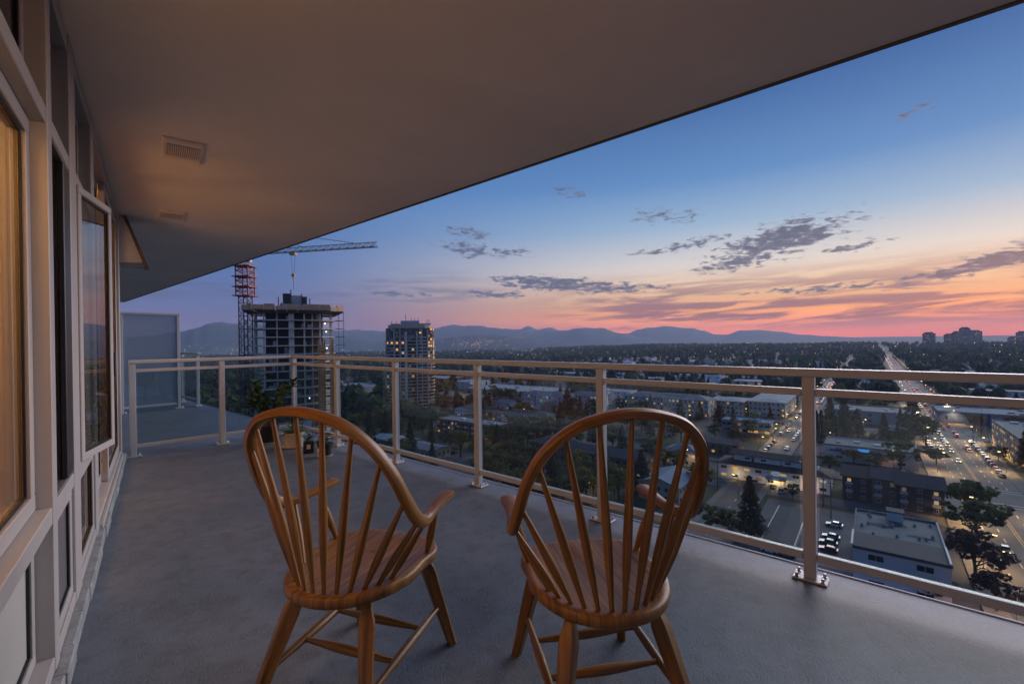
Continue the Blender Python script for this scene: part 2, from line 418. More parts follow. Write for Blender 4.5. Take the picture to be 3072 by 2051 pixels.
def railing(name, label, pts, ang, start_ext=0.03, end_ext=0.03, posts=True, group=None, glass=True, skip=()):
    """posts at pts (list of Vector) in a straight line, ang = heading of the line"""
    root = thing(name, label, 'railing', pts[0], 0, group)
    o0 = pts[0]; d = (pts[-1] - pts[0]).normalized(); L = (pts[-1] - pts[0]).length
    for i, p in enumerate(pts):
        if i not in skip: add_post(root, p - o0, ang)
    link('top_rail', rail_mesh(L + start_ext + end_ext, 0.068, 0.040, 0.006), root, -d * start_ext + Vector((0, 0, RAIL_H - 0.018)), ang)
    for a, b in zip(pts[:-1], pts[1:]):
        l = (b - a).length - POST_W - 0.004
        q = a - o0 + d * (POST_W / 2 + 0.002)
        link('middle_rail', rail_mesh(l, 0.040, 0.036), root, q + Vector((0, 0, MID_H)), ang)
        link('bottom_rail', rail_mesh(l, 0.040, 0.040), root, q + Vector((0, 0, LOW_H)), ang)
        if glass:
            g = MB().box(0.012, l - 0.012, -0.004, 0.004, LOW_H + 0.021, MID_H - 0.019)
            gp = g.build('glass_panel', GLASS, root); gp.location = q; gp.rotation_euler = (0, 0, ang)
    return root
t7 = tf((1.509, 2.319)); SP = 1.199
fpts = [front(t7 - SP * k) for k in (5.0 - 0.02, 4, 3, 2, 1, 0, -1, -2)]
front_ang = math.atan2(FD.y, FD.x)
railing('balcony_railing', 'long cream metal railing with glass panels along the balcony front', fpts, front_ang, 0.03, 0.05)
side_a = Vector((-4.205, 5.03, 0)); side_c = fpts[0]
sd = (side_a - side_c).normalized(); sl_ = (side_a - side_c).length
spts = [side_c, side_c + sd * (sl_ * 0.50), side_a]
railing('side_railing', 'short cream glass railing closing the balcony end beside the potted plants', spts, math.atan2(sd.y, sd.x), -0.036, 0.03, skip=(0,))
# neighbour's rail beyond
nb0 = front(tf((-6.269, 9.164)), RAIL_OFF); npts = [nb0, nb0 - FD * 1.1, nb0 - FD * 2.3, nb0 - FD * 3.5]
railing('neighbour_railing', 'cream glass railing on the neighbouring balcony beyond the frosted screen', npts, front_ang + math.pi, 0.12, 0.03)
# frosted privacy screen
def frosted():
    m_ = bpy.data.materials.new('frosted_glass'); m_.use_nodes = True
    t = NT(m_.node_tree); t.n.clear()
    tr = t.new('ShaderNodeBsdfTransparent'); tr.inputs[0].default_value = (0.80, 0.86, 0.90, 1)
    tl = t.new('ShaderNodeBsdfTranslucent'); tl.inputs[0].default_value = (0.80, 0.86, 0.90, 1)
    df = t.new('ShaderNodeBsdfDiffuse'); df.inputs[0].default_value = (0.40, 0.45, 0.50, 1)
    a = t.new('ShaderNodeMixShader'); a.inputs[0].default_value = 0.30; t.l.new(tl.outputs[0], a.inputs[1]); t.l.new(df.outputs[0], a.inputs[2])
    b = t.new('ShaderNodeMixShader'); b.inputs[0].default_value = 0.52; t.l.new(tr.outputs[0], b.inputs[1]); t.l.new(a.outputs[0], b.inputs[2])
    o = t.new('ShaderNodeOutputMaterial'); t.l.new(b.outputs[0], o.inputs[0]); return m_
FROST = frosted()
q1 = Vector((-6.50, 8.86, 0)); q0 = q1 - FN * 0.86; sang = math.atan2(FN.y, FN.x)
scr = thing('privacy_screen', 'tall frosted glass privacy screen in a cream frame between two balconies', 'privacy screen', q0, 0)
for p in (q0, q1): add_post(scr, p - q0, sang, post_mesh(1.80))
L_ = (q1 - q0).length
o = link('top_rail', rail_mesh(L_ + 0.5, 0.056, 0.04), scr, Vector((0, 0, 1.82)) - FN * 0.47, sang)
o = link('bottom_rail', rail_mesh(L_ - POST_W - .004, 0.04, 0.04), scr, FN * (POST_W / 2 + .002) + Vector((0, 0, 0.10)), sang)
g = MB().box(POST_W / 2 + .004, L_ - POST_W / 2 - .004, -.005, .005, 0.122, 1.798).build('frosted_panel', FROST, scr); g.rotation_euler = (0, 0, sang)
g = MB().box(-0.44, -POST_W / 2 - .004, -.005, .005, 0.122, 1.798).build('frosted_panel', FROST, scr); g.rotation_euler = (0, 0, sang)

# ------------------------------------------------------------------- window wall
wang = math.atan2(WD.y, WD.x)
ww = thing('window_wall', 'white framed window wall with lit rooms along the left of the balcony', 'window wall', wallp(0), wang)
# local axes: x along the wall (away), +y into the room, z up
def wbox(name, x0, x1, y0, y1, z0, z1, mat=ALU_W, parent=ww, c=0.003):
    return MB().cbox(x0, x1, y0, y1, z0, z1, c).build(name, mat, parent)
TOP = 2.648
mull = [(-0.70, -0.62), (0.55, 0.63), (2.300, 2.378), (2.85, 3.04), (3.74, 3.90), (6.33, 6.45)]
for a, b in mull: wbox('mullion', a, b, 0.0, 0.12, 0.075, TOP)
bays = [(mull[i][1], mull[i + 1][0]) for i in range(len(mull) - 1)]
BL = pm('opal_panel', (0.50, 0.49, 0.46), 0.35, 0.05, 2)
SPAN = pm('grey_panel', (0.16, 0.15, 0.16), 0.3, 0.08, 2)
def ring(name, x0, x1, z0, z1, y0, y1, fw, mat=ALU_W, parent=ww, gm=WGLASS, gn='glass_pane', c=0.003, gask=True):
    m_ = MB(); m_.cbox(x0, x1, y0, y1, z0, z0 + fw, c); m_.cbox(x0, x1, y0, y1, z1 - fw, z1, c)
    m_.cbox(x0, x0 + fw, y0 + .0005, y1 - .0005, z0 + fw, z1 - fw, c); m_.cbox(x1 - fw, x1, y0 + .0005, y1 - .0005, z0 + fw, z1 - fw, c)
    fr = m_.build(name, mat, parent)
    if gask:
        k = MB(); e = 0.010; a0, a1, b0, b1 = x0 + fw, x1 - fw, z0 + fw, z1 - fw; yy = (y0 + y1) / 2
        k.box(a0, a1, yy - .012, yy - .006, b0, b0 + e); k.box(a0, a1, yy - .012, yy - .006, b1 - e, b1)
        k.box(a0, a0 + e, yy - .0125, yy - .0055, b0 + e, b1 - e); k.box(a1 - e, a1, yy - .0125, yy - .0055, b0 + e, b1 - e)
        k.build('gasket', DARKM, fr)
    g_ = MB(); yy = (y0 + y1) / 2; g_.box(x0 + fw, x1 - fw, yy - .004, yy + .004, z0 + fw, z1 - fw)
    g_.build(gn, gm, fr)
    return fr
for i, (a, b) in enumerate(bays):
    wbox('head_rail', a, b, 0.004, 0.12, 2.57, TOP)
    wbox('sill_rail', a, b, 0.004, 0.12, 0.075, 0.125)
    if i < 4:
        wbox('transom', a, b, 0.004, 0.12, 0.600, 0.660)
        wbox('transom', a, b, 0.004, 0.12, 2.030, 2.090)
        ring('upper_light', a + .002, b - .002, 2.092, 2.568, 0.055, 0.095, 0.03, gm=pm('dark_upper_glass', (0.03, 0.026, 0.024), 0.12), gn='dark_glass')
    if i in (0, 1): ring('window_sash', a + .002, b - .002, 0.662, 2.028, 0.045, 0.095, 0.055)
    if i == 2:
        fr = ring('window_sash', a + .002, b - .002, 0.662, 2.028, 0.006, 0.050, 0.012, mat=pm('brown_inner_frame', (0.20, 0.16, 0.14), 0.45), gask=False, gm=MGLASS)
        MB().cbox(b - .17, b - .004, 0.003, 0.024, 0.676, 2.014, .003).build('dark_stile', pm('dark_stile', (0.035, 0.030, 0.032), 0.4), fr)
    # low panels
    if i in (0, 1): ring('low_panel_frame', a + .002, b - .002, 0.127, 0.598, 0.05, 0.09, 0.035, gm=BL, gn='opal_panel')
    if i == 2: ring('low_panel_frame', a + .002, b - .002, 0.127, 0.598, 0.012, 0.05, 0.04, gm=SPAN, gn='grey_panel')
    if i == 3: ring('low_window_frame', a + .002, b - .002, 0.127, 0.598, 0.010, 0.05, 0.035)
# casement opened a little in bay 4 of the list, hinged on its near side
hx = bays[3][0] + 0.004
cz = ring('open_casement', 0, 0.43, 0.672, 2.02, -0.006, 0.028, 0.036, gm=CGLASS)
cz.location = (hx, -0.002, 0); cz.rotation_euler = (0, 0, R(-13))
wbox('fixed_frame', hx + 0.47, bays[3][1], 0.02, 0.10, 0.662, 2.028)
# sliding door in the last bay
a, b = bays[4]; mid = a + (b - a) * 0.46
ring('door_leaf', a + .004, mid + .03, 0.127, 2.568, 0.066, 0.104, 0.07)
dl = ring('door_leaf', mid - .03, b - .004, 0.127, 2.568, 0.022, 0.060, 0.07)
MB().cbox(b - 1.16, b - 1.13, -0.024, 0.018, 0.98, 1.18, 0.004).build('door_handle', DARKM, dl)
wbox('door_track', a, b, -0.018, 0.003, 0.06, 0.10, ALU_W)
# awning vent opened beyond the end post, close under the ceiling
av = MB(); M_h = Matrix(((0, 0, 1, 0), (1, 0, 0, 0), (0, 1, 0, 0), (0, 0, 0, 1)))   # prism drawn in the (y, z) plane, extruded along x
av.prism([(-0.005, 2.13), (-0.005, 2.63), (-0.035, 2.63), (-0.205, 2.15)][::-1], 6.462, 6.472, M_h); av = av.build('awning_cheek', pm('awning_sky_white', (0.62, 0.60, 0.60), 0.35), ww)  # pale colour stands in for sky reflected in the awning glass
m = MB(); m.prism([(-0.036, 2.64), (-0.062, 2.64), (-0.245, 2.11), (-0.206, 2.11)], 6.455, 6.80, M_h); m.build('awning_front', pm('awning_frame', (0.10, 0.085, 0.075), 0.5), av)
m = MB(); m.box(6.474, 6.78, -0.203, -0.004, 2.115, 2.135); m.build('awning_base', pm('awning_grey', (0.22, 0.23, 0.25), 0.5), av)
wbox('vent_cheek', 6.452, 6.95, 0.03, 0.12, 0.075, TOP)
# curb of membrane and sealant under the frames
m = MB(); rng = random.Random(3); x = -1.0
while x < 6.45:
    l = 0.16 + rng.random() * 0.2; d_ = rng.random() * 0.010
    m.cbox(x, min(x + l, 6.5), -0.026 - d_, 0.10, 0.001, 0.070 + rng.random() * 0.004, 0.004); x += l + 0.0015
m.build('sealant_curb', pm('sealant', (0.30, 0.31, 0.32), 0.6, 0.25, 12, 0.3, 60), ww)
# the room behind: floor, walls, curtains
ROOMW = pm('warm_room_wall', (0.62, 0.50, 0.36), 0.8, 0.04)
rm = thing('lit_room', 'warm lamp-lit room with cream curtains behind the window wall', 'room', wallp(0), wang)
MB().box(-3.2, 6.42, 0.13, 3.4, 0.0, 0.06).build('room_floor', pm('room_floor', (0.30, 0.19, 0.10), 0.4), rm)
MB().box(-3.2, 6.42, 3.40, 3.46, 0.0, TOP).build('back_wall', ROOMW, rm)
MB().box(6.36, 6.42, 0.13, 3.399, 0.061, TOP).build('end_wall', ROOMW, rm)
MB().box(-3.26, -3.2, 0.13, 3.46, 0.0, TOP).build('end_wall', ROOMW, rm)
CURT = pm('cream_curtain', (0.66, 0.46, 0.24), 0.9, 0.06, 3)
def curtain(x0, x1, y, amp, fold, z0=0.09, z1=2.6):
    m_ = MB(); n_ = int((x1 - x0) / 0.012); P = []
    for i in range(n_ + 1):
        xx = x0 + (x1 - x0) * i / n_
        P.append((xx, y + amp * math.sin(xx / fold * 6.283) + amp * .4 * math.sin(xx / fold * 2.9)))
    k0 = len(m_.v)
    for xx, yy in P: m_.v += [Vector((xx, yy, z0)), Vector((xx, yy, z1)), Vector((xx, yy + .004, z0)), Vector((xx, yy + .004, z1))]
    for i in range(n_):
        q = 4 * i; m_.face([q, q + 4, q + 5, q + 1]); m_.face([q + 2, q + 3, q + 7, q + 6])
    return m_.build('curtain', CURT, rm, True, 80)
curtain(-0.6, 2.9, 1.25, 0.045, 0.17)
# table lamps in the room
def room_lamp(x, y, z, power, where):
    p = wallp(x, -y, 0)
    L = thing('floor_lamp', where, 'lamp', (p.x, p.y, 0.062), 0, None)
    MB().lathe([(0.14, 0), (0.14, 0.02), (0.015, 0.03), (0.012, z - 0.28)], 16).build('stand', DARKM, L, True)
    sh = MB(); sh.lathe([(0.13, z - 0.27), (0.17, z - 0.28), (0.11, z), (0.09, z - 0.01)], 20)
    sh.build('lamp_shade', glow('warm_shade', (1.0, 0.55, 0.18), 2.0, True), L, True)
    ld = bpy.data.lights.new('lamp_light', 'POINT'); ld.energy = power; ld.color = (1.0, 0.48, 0.15); ld.shadow_soft_size = 0.35
    lo = bpy.data.objects.new('lamp_light', ld); COL.objects.link(lo); lo.parent = L; lo.location = (0, 0, z + 0.12)
room_lamp(1.20, 0.30, 1.78, 110, 'floor lamp glowing before the curtain of the nearest window')
room_lamp(3.55, 1.20, 1.85, 80, 'floor lamp glowing inside behind the open casement')
room_lamp(5.3, 1.20, 1.85, 95, 'floor lamp glowing inside behind the sliding door')

# ceiling vents
VENTG = pm('vent_grille', (0.40, 0.35, 0.31), 0.6, 0.1)
VENTW = pm('vent_white', (0.80, 0.71, 0.65), 0.5, 0.04)
def vent(c, label):
    v_ = thing('ceiling_vent', label, 'vent', (c[0], c[1], 2.65), wang, 'exhaust vents in the balcony ceiling')
    fr = MB(); fr.cbox(-.22, .22, -.12, .12, -0.010, -0.0005, 0.003)
    fr.build('frame', VENTW, v_)
    for x_ in (-.17, .17): MB().cbox(x_ - .04, x_ + .04, -.11, .11, -0.014, -0.0105, .001).build('shield', VENTW, v_)
    MB().box(-.115, .115, -.10, .10, -0.012, -0.0105).build('grille', VENTG, v_)
    for k in range(16):
        y_ = -.0945 + k * .0126
        MB().box(-.112, .112, y_ - .0025, y_ + .0025, -0.015, -0.0125).build('slat', VENTW, v_)
vent((-2.38, 3.32), 'larger of two square vents, nearer one on the balcony ceiling')
vent((-3.70, 4.97), 'smaller looking farther vent on the balcony ceiling')
# =================================================================== CHAIRS
def catmull(P, n=8):
    P = [Vector(p) for p in P]; out = []
    for i in range(len(P) - 1):
        p0 = P[max(i - 1, 0)]; p1 = P[i]; p2 = P[i + 1]; p3 = P[min(i + 2, len(P) - 1)]
        for k in range(n):
            t = k / n
            out.append(0.5 * ((2 * p1) + (p2 - p0) * t + (2 * p0 - 5 * p1 + 4 * p2 - p3) * t * t + (3 * p1 - p0 - 3 * p2 + p3) * t ** 3))
    out.append(P[-1]); return out
OCT = [(1, .55), (.55, 1), (-.55, 1), (-1, .55), (-1, -.55), (-.55, -1), (.55, -1), (1, -.55)]
SEAT_Z = 0.445
def seat_outline(n=64):
    pts = []
    for i in range(n):
        a = 2 * math.pi * i / n; ca, sa = math.cos(a), math.sin(a)
        if sa >= 0: e, A, B = 3.2, 0.240, 0.208
        else: e, A, B = 2.15, 0.240, 0.312
        r = (abs(ca / A) ** e + abs(sa / B) ** e) ** (-1 / e)
        x_, y_ = r * ca, r * sa
        if sa > -0.3: x_ *= 1 - 0.05 * math.exp(-((y_ - 0.02) / 0.06) ** 2)
        pts.append((x_, y_))
    return pts
def seat_mesh():
    m_ = MB(); ol = seat_outline(); n = len(ol)
    rings = [(0.90, -0.040), (0.975, -0.037), (0.998, -0.028), (1.0, -0.014), (0.992, -0.004), (0.972, 0.0), (0.9, -0.001)]
    top = [(0.78, None), (0.6, None), (0.4, None), (0.2, None)]
    for sc, z in rings + top:
        for x_, y_ in ol:
            X, Y = x_ * sc, y_ * sc
            zz = z if z is not None else -0.001 - 0.013 * (1 - (sc / 0.9) ** 2) * (1.0 if Y < 0.1 else 0.7) + (0.006 * math.exp(-(X / 0.03) ** 2) if Y > 0.0 else 0)
            m_.v.append(Vector((X, Y, SEAT_Z + zz)))
    K = len(rings) + len(top)
    def uvp(i): p = m_.v[i]; return (p.x, p.y)
    for r in range(K - 1):
        for j in range(n):
            k = (j + 1) % n; f = [r * n + j, r * n + k, (r + 1) * n + k, (r + 1) * n + j]
            m_.face(f, [uvp(i) for i in f])
    f = list(range(n))[::-1]; m_.face(f, [uvp(i) for i in f])
    f = [(K - 1) * n + j for j in range(n)]; m_.face(f, [uvp(i) for i in f])
    return m_.mesh('seat', OAK, True, 50)
def leg_mesh(top, foot):
    top, foot = Vector(top), Vector(foot); d = foot - top
    ts = [0, .10, .17, .22, .5, .8, 1.0]; hs = [.0135, .0165, .0245, .0255, .0225, .0185, .016]
    pts = [top + d * t for t in ts]; t_ = d.normalized()
    A = Vector((1, 0, 0)); A = (A - t_ * A.dot(t_)).normalized(); B = t_.cross(A)
    ca = math.radians(38 if top.x * top.y > 0 else -38)
    A, B = A * math.cos(ca) + B * math.sin(ca), B * math.cos(ca) - A * math.sin(ca)
    sec = [(1, .72), (.72, 1), (-.72, 1), (-1, .72), (-1, -.72), (-.72, -1), (.72, -1), (1, -.72)]
    m_ = MB().tube(pts, 1, 8, True, sec, [(A * h, B * h) for h in hs]); return m_.mesh('leg', OAK, True, 30)
def swell(a, b, r0, r1, name='stretcher', peak=0.5, n=14, seg=10):
    a, b = Vector(a), Vector(b); pts, rad = [], []
    for i in range(n + 1):
        t = i / n; pts.append(a + (b - a) * t)
        u = t / peak if t < peak else (1 - t) / (1 - peak)
        rad.append(r0 + (r1 - r0) * (u * u * (3 - 2 * u)))
    return MB().tube(pts, rad, seg).mesh(name, OAK, True, 60)
half = [(p[0] * 1.05, p[1], p[2]) for p in [(.256, .150, .654), (.256, .07, .647), (.266, -.02, .637), (.283, -.095, .637), (.286, -.150, .668), (.278, -.200, .745),
        (.263, -.245, .832), (.228, -.290, .918), (.160, -.325, .987), (.081, -.340, 1.018), (0, -.344, 1.028)]]
bow_path = catmull([Vector(p) for p in half] + [Vector((-p[0], p[1], p[2])) for p in reversed(half[:-1])], 8)
def bow_mesh():
    axes = []; K = len(bow_path)
    for i, p in enumerate(bow_path):
        t = (bow_path[min(i + 1, K - 1)] - bow_path[max(i - 1, 0)]).normalized()
        ref = Vector((p.x, 0, max(0.0, p.z - .74) * 1.0 + 1e-5))
        A = (ref - t * ref.dot(t)).normalized(); B = t.cross(A)
        arm = max(0.0, min(1.0, (p.y + .13) / .12)); tip = max(0, min(1, (p.y - .10) / .06))
        rA = .0150 * (1 - arm) + .0205 * arm; rB = .0205 * (1 - arm) + .0125 * arm
        if p.y > .02: rA += .006 * min(1, (p.y - .02) / .08)
        e = 1 - .75 * max(0, (p.y - .135) / .015) ** 2 if p.y > .135 else 1
        axes.append((A * rA * max(e, .3), B * rB * max(e, .5)))
    return MB().tube(bow_path, 1, 8, True, OCT, axes).mesh('bow_and_arms', OAK, True, 40)
def bow_at(x=None, y=None, z=None):
    best = None
    for p in bow_path:
        if p.x < -1e-6: continue
        e = 0
        if x is not None: e += abs(p.x - x)
        if y is not None: e += abs(p.y - y)
        if z is not None: e += abs(p.z - z)
        if best is None or e < best[0]: best = (e, p)
    return best[1]
tops = [Vector((0, -.342, 1.02)), bow_at(x=.098, z=1.01), bow_at(x=.188, z=.97), bow_at(x=.255, z=.88), bow_at(x=.290, z=.745), bow_at(x=.300, z=.655), bow_at(x=.292, y=-.06)]
def make_chair(label, loc, rotz):
    c = thing('windsor_chair', label, 'chair', loc, rotz, 'wooden spindle-back armchairs on the balcony')
    link('seat', CH['seat'], c)
    for me in CH['legs']: link('leg', me, c)
    for me in CH['str']: link('stretcher', me, c)
    link('bow_and_arms', CH['bow'], c)
    for me in CH['sp']: link('spindle', me, c)
    for me in CH['ap']: link('arm_post', me, c)
    return c
CH = {'seat': seat_mesh(), 'bow': bow_mesh()}
lg = {}
for sx in (-1, 1):
    lg[(sx, 1)] = ((sx * .150, .135, SEAT_Z - .030), (sx * .222, .240, 0.0)); lg[(sx, -1)] = ((sx * .132, -.185, SEAT_Z - .030), (sx * .228, -.335, 0.0))
CH['legs'] = [leg_mesh(*v) for v in lg.values()]
def on_leg(k, z):
    a, b = Vector(lg[k][0]), Vector(lg[k][1]); t = (a.z - z) / (a.z - b.z); return a + (b - a) * t
CH['str'] = []
for sx in (-1, 1): CH['str'].append(swell(on_leg((sx, 1), .175), on_leg((sx, -1), .150), .0095, .0155))
for t in (.30, .66):
    L0 = [on_leg((sx, 1), .175).lerp(on_leg((sx, -1), .150), t) for sx in (-1, 1)]
    CH['str'].append(swell(L0[0] + Vector((.006, 0, 0)), L0[1] - Vector((.006, 0, 0)), .009, .0165))
CH['sp'] = []
for k in range(-6, 7):
    th = math.radians(10.4 * k); b_ = Vector((.203 * math.sin(th), -.275 * math.cos(th) - .002, SEAT_Z - .012))
    tp = tops[abs(k)].copy(); tp.x *= (1 if k >= 0 else -1)
    CH['sp'].append(swell(b_, tp, .0072, .0138 if abs(k) < 5 else .0128, 'spindle', .38, 16, 10))
CH['ap'] = [swell((sx * .205, .075, SEAT_Z - .012), (sx * .268, .045, .640), .0085, .0150, 'arm_post', .42, 14, 10) for sx in (-1, 1)]
make_chair('oak spindle-back armchair on the left, nearer the potted plants', (-0.550, 1.705, 0), R(-19))
make_chair('oak spindle-back armchair on the right, facing the railing corner post and boulevard', (0.266, 1.598, 0), R(11))

# =================================================================== POTTED PLANTS
LEAF_D = pm('plant_leaf_dark', (0.08, 0.15, 0.045), 0.4, 0.35, 6)
LEAF_P = pm('plant_leaf_pale', (0.18, 0.27, 0.18), 0.45, 0.3, 6)
SOIL = pm('soil', (0.03, 0.022, 0.016), 0.95, 0.3, 30)
POTB = pm('black_pot', (0.014, 0.014, 0.016), 0.45, 0.2)
POTC = pm('beige_pot', (0.50, 0.43, 0.36), 0.55, 0.06, 4)
WHITE = pm('white_plastic', (0.62, 0.60, 0.58), 0.45, 0.05)
def leaf_mesh(name, L, W, mat, curl=0.25, thick=0.004):
    m_ = MB(); N = 6
    for i in range(N + 1):
        t = i / N; wd = W * math.sin(math.pi * min(1, .08 + .92 * t) ** .8) * (1 if t < .98 else .3) * .5
        z = -curl * L * t * t; y = L * t
        m_.v += [Vector((-wd, y, z + wd * .35)), Vector((0, y, z)), Vector((wd, y, z + wd * .35)), Vector((0, y, z - thick))]
    for i in range(N):
        a = 4 * i; b = a + 4
        for p, q in ((0, 1), (1, 2), (2, 3), (3, 0)): m_.face([a + p, b + p, b + q, a + q])
    return m_.mesh(name, mat, True, 60)
LF_BIG = leaf_mesh('leaf', .115, .052, LEAF_D, .2); LF_SM = leaf_mesh('leaf', .06, .024, LEAF_D, .2); LF_ALOE = leaf_mesh('leaf', .17, .026, LEAF_P, .35, .008)
def put_leaf(root, me, p, yaw, pitch, sc=1.0):
    o = link('leaf', me, root, p); o.rotation_euler = Euler((pitch, 0, yaw), 'XYZ'); o.scale = (sc, sc, sc); return o
def pot(root, r0, r1, h, mat, saucer=True, sm=WHITE):
    z0 = 0.018 if saucer else 0.001
    if saucer: MB().lathe([(r0 * 1.15, 0.001), (r0 * 1.35, 0.016), (r0 * 1.33, 0.019), (r0 * 1.1, 0.010)], 24).build('saucer', sm, root, True)
    MB().lathe([(r0, z0), (r1 * .97, z0 + h * .86), (r1 * 1.06, z0 + h * .86), (r1 * 1.06, z0 + h), (r1 * .96, z0 + h), (r1 * .92, z0 + h * .9)], 28).build('pot', mat, root, True)
    MB().lathe([(r1 * .90, z0 + h * .88), (r1 * .90, z0 + h * .91)], 20).build('soil', SOIL, root)
    return z0 + h * .9
rng = random.Random(11)
pl = thing('potted_plant', 'tall bushy green plant in a black pot beside the side railing', 'potted plant', (-3.04, 5.66, 0), 0, 'potted plants in the balcony corner')
zt = pot(pl, .085, .115, .215, POTB)
stems = []
for k in range(13):
    a = rng.random() * 6.283; rr = .05 + rng.random() * .26; hh = .22 + rng.random() * .34
    e = Vector((math.cos(a) * rr, math.sin(a) * rr, zt + hh)); mid_ = Vector((e.x * .35, e.y * .35, zt + hh * .55))
    stems.append(catmull([(e.x * .08, e.y * .08, zt - .02), mid_, e], 6))
sm_ = MB()
for s_ in stems: sm_.tube(s_, [.009 - .006 * i / (len(s_) - 1) for i in range(len(s_))], 6)
sm_.build('stems', pm('plant_stem', (0.12, 0.11, 0.06), 0.7), pl, True)
for s_ in stems:
    for i in range(6, len(s_)):
        for q in range(2): put_leaf(pl, LF_BIG, s_[i], rng.random() * 6.283, R(rng.uniform(-10, 65)), rng.uniform(.7, 1.15))
    for q in range(3): put_leaf(pl, LF_BIG, s_[-1], rng.random() * 6.283, R(rng.uniform(10, 70)), rng.uniform(.6, 1.0))
pl = thing('potted_plant', 'spiky grey-green succulent in a wide beige pot', 'potted plant', (-2.62, 5.42, 0), 0, 'potted plants in the balcony corner')
zt = pot(pl, .10, .125, .165, POTC)
for k in range(38): put_leaf(pl, LF_ALOE, (rng.uniform(-.05, .05), rng.uniform(-.05, .05), zt - .005), rng.random() * 6.283, R(rng.uniform(15, 80)), rng.uniform(.6, 1.2))
st2 = []
sm_ = MB()
for k in range(4):
    a = rng.random() * 6.283; e = Vector((math.cos(a) * .05 + .02, math.sin(a) * .05, zt + .22 + .1 * rng.random())); c_ = catmull([(0, 0, zt - .02), (e.x * .4, e.y * .4, zt + .12), e], 5); st2.append(c_)
    sm_.tube(c_, .005, 5)
sm_.build('stems', MATS['plant_stem'], pl, True)
for c_ in st2:
    for i in range(5, len(c_)):
        for q in range(3): put_leaf(pl, LF_SM, c_[i], rng.random() * 6.283, R(rng.uniform(0, 60)), rng.uniform(.8, 1.3))
pl = thing('potted_plant', 'small seedling in a square dark pot between two larger pots', 'potted plant', (-2.31, 5.14, 0), R(20), 'potted plants in the balcony corner')
MB().cbox(-.055, .055, -.055, .055, .001, .125, .006).build('pot', POTB, pl)
MB().box(-.048, .048, -.048, .048, .1255, .128).build('soil', SOIL, pl)
MB().box(-.02, .02, -.0575, -.0555, .05, .10).build('plant_tag', WHITE, pl)
for k in range(22): put_leaf(pl, LF_SM, (rng.uniform(-.04, .04), rng.uniform(-.04, .04), .13 + rng.random() * .07), rng.random() * 6.283, R(rng.uniform(0, 70)), rng.uniform(.8, 1.2))
pl = thing('potted_plant', 'low trailing plant in a round black pot on a white saucer', 'potted plant', (-2.06, 4.97, 0), R(-30), 'potted plants in the balcony corner')
zt = pot(pl, .062, .078, .125, POTB)
MB().box(-.02, .02, -.084, -.080, .055, .10).build('plant_tag', WHITE, pl)
for k in range(40): put_leaf(pl, LF_SM, (rng.uniform(-.06, .06), rng.uniform(-.06, .06), zt + rng.random() * .11), rng.random() * 6.283, R(rng.uniform(-20, 60)), rng.uniform(.8, 1.4))
# =================================================================== GROUND, ROADS, HILLS
GA = Vector((0.62, 0.7846, 0)).normalized()     # street grid: away along the boulevard
GB = Vector((GA.y, -GA.x, 0))                   # across it, to the right
def gp(a, b, z=GZ): return Vector((GA.x * a + GB.x * b, GA.y * a + GB.y * b, z))
def ga(p): return p[0] * GA.x + p[1] * GA.y
def gb(p): return p[0] * GB.x + p[1] * GB.y
GANG = math.atan2(GB.y, GB.x)                   # rotation that turns local x to GB, local y to GA
def smooth(x, a, b):
    t = max(0.0, min(1.0, (x - a) / (b - a))); return t * t * (3 - 2 * t)
def ground_z(x, y):
    r = math.hypot(x, y); az_ = math.degrees(math.atan2(x, y))
    right = smooth(az_, -2, 16); back = smooth(abs(az_), 80, 120)
    z = GZ + right * 9.0 * smooth(r, 800, 2600) * (1 - back) - (1 - right) * 14.0 * smooth(r, 700, 2500)
    if r > 700: z += smooth(r, 700, 1800) * (3.0 * math.sin(x / 210.0 + 1.3) * math.cos(y / 170.0) + 2.0 * math.sin(x / 90.0 - y / 130.0))
    return z
def ground_mat():
    m_ = bpy.data.materials.new('city_ground'); m_.use_nodes = True
    t = NT(m_.node_tree); p = t.n['Principled BSDF']
    tc = t.new('ShaderNodeTexCoord').outputs['Object']
    n1 = t.noise(tc, 0.02, 5.0, 0.6); n2 = t.noise(tc, 0.3, 4.0, 0.6)
    vo = t.new('ShaderNodeTexVoronoi'); t.l.new(tc, vo.inputs['Vector']); vo.inputs['Scale'].default_value = 0.03
    rnd = t.xyz(vo.outputs['Color'])[0]
    c = t.ramp(n1, [(0.35, (0.045, 0.062, 0.030, 1)), (0.55, (0.065, 0.076, 0.045, 1)), (0.72, (0.10, 0.10, 0.085, 1))])
    c = t.mix(t.ss(rnd, 0.62, 0.66), c, (0.11, 0.11, 0.115, 1))
    c = t.mix(t.m('MULTIPLY', n2, 0.5), c, (0.03, 0.032, 0.022, 1))
    t.l.new(c, p.inputs['Base Color']); p.inputs['Roughness'].default_value = 0.95
    return m_
def build_ground():
    radii = [0.0] + [30 * (1.085 ** i) for i in range(84)]
    na = 144; V = [(0, 0, GZ)]; Fc = []
    for r in radii[1:]:
        for k in range(na):
            a = 2 * math.pi * k / na; x_, y_ = r * math.sin(a), r * math.cos(a); V.append((x_, y_, ground_z(x_, y_)))
    for k in range(na): Fc.append((0, 1 + (k + 1) % na, 1 + k))
    for i in range(len(radii) - 2):
        for k in range(na):
            a = 1 + i * na + k; b = 1 + i * na + (k + 1) % na; Fc.append((a, b, b + na, a + na))
    me = bpy.data.meshes.new('ground'); me.from_pydata(V, [], Fc); me.materials.append(ground_mat())
    me.polygons.foreach_set('use_smooth', [True] * len(me.polygons)); me.update()
    tag(link('ground', me), kind='structure')
build_ground()
GROUND_R = 30 * 1.085 ** 83

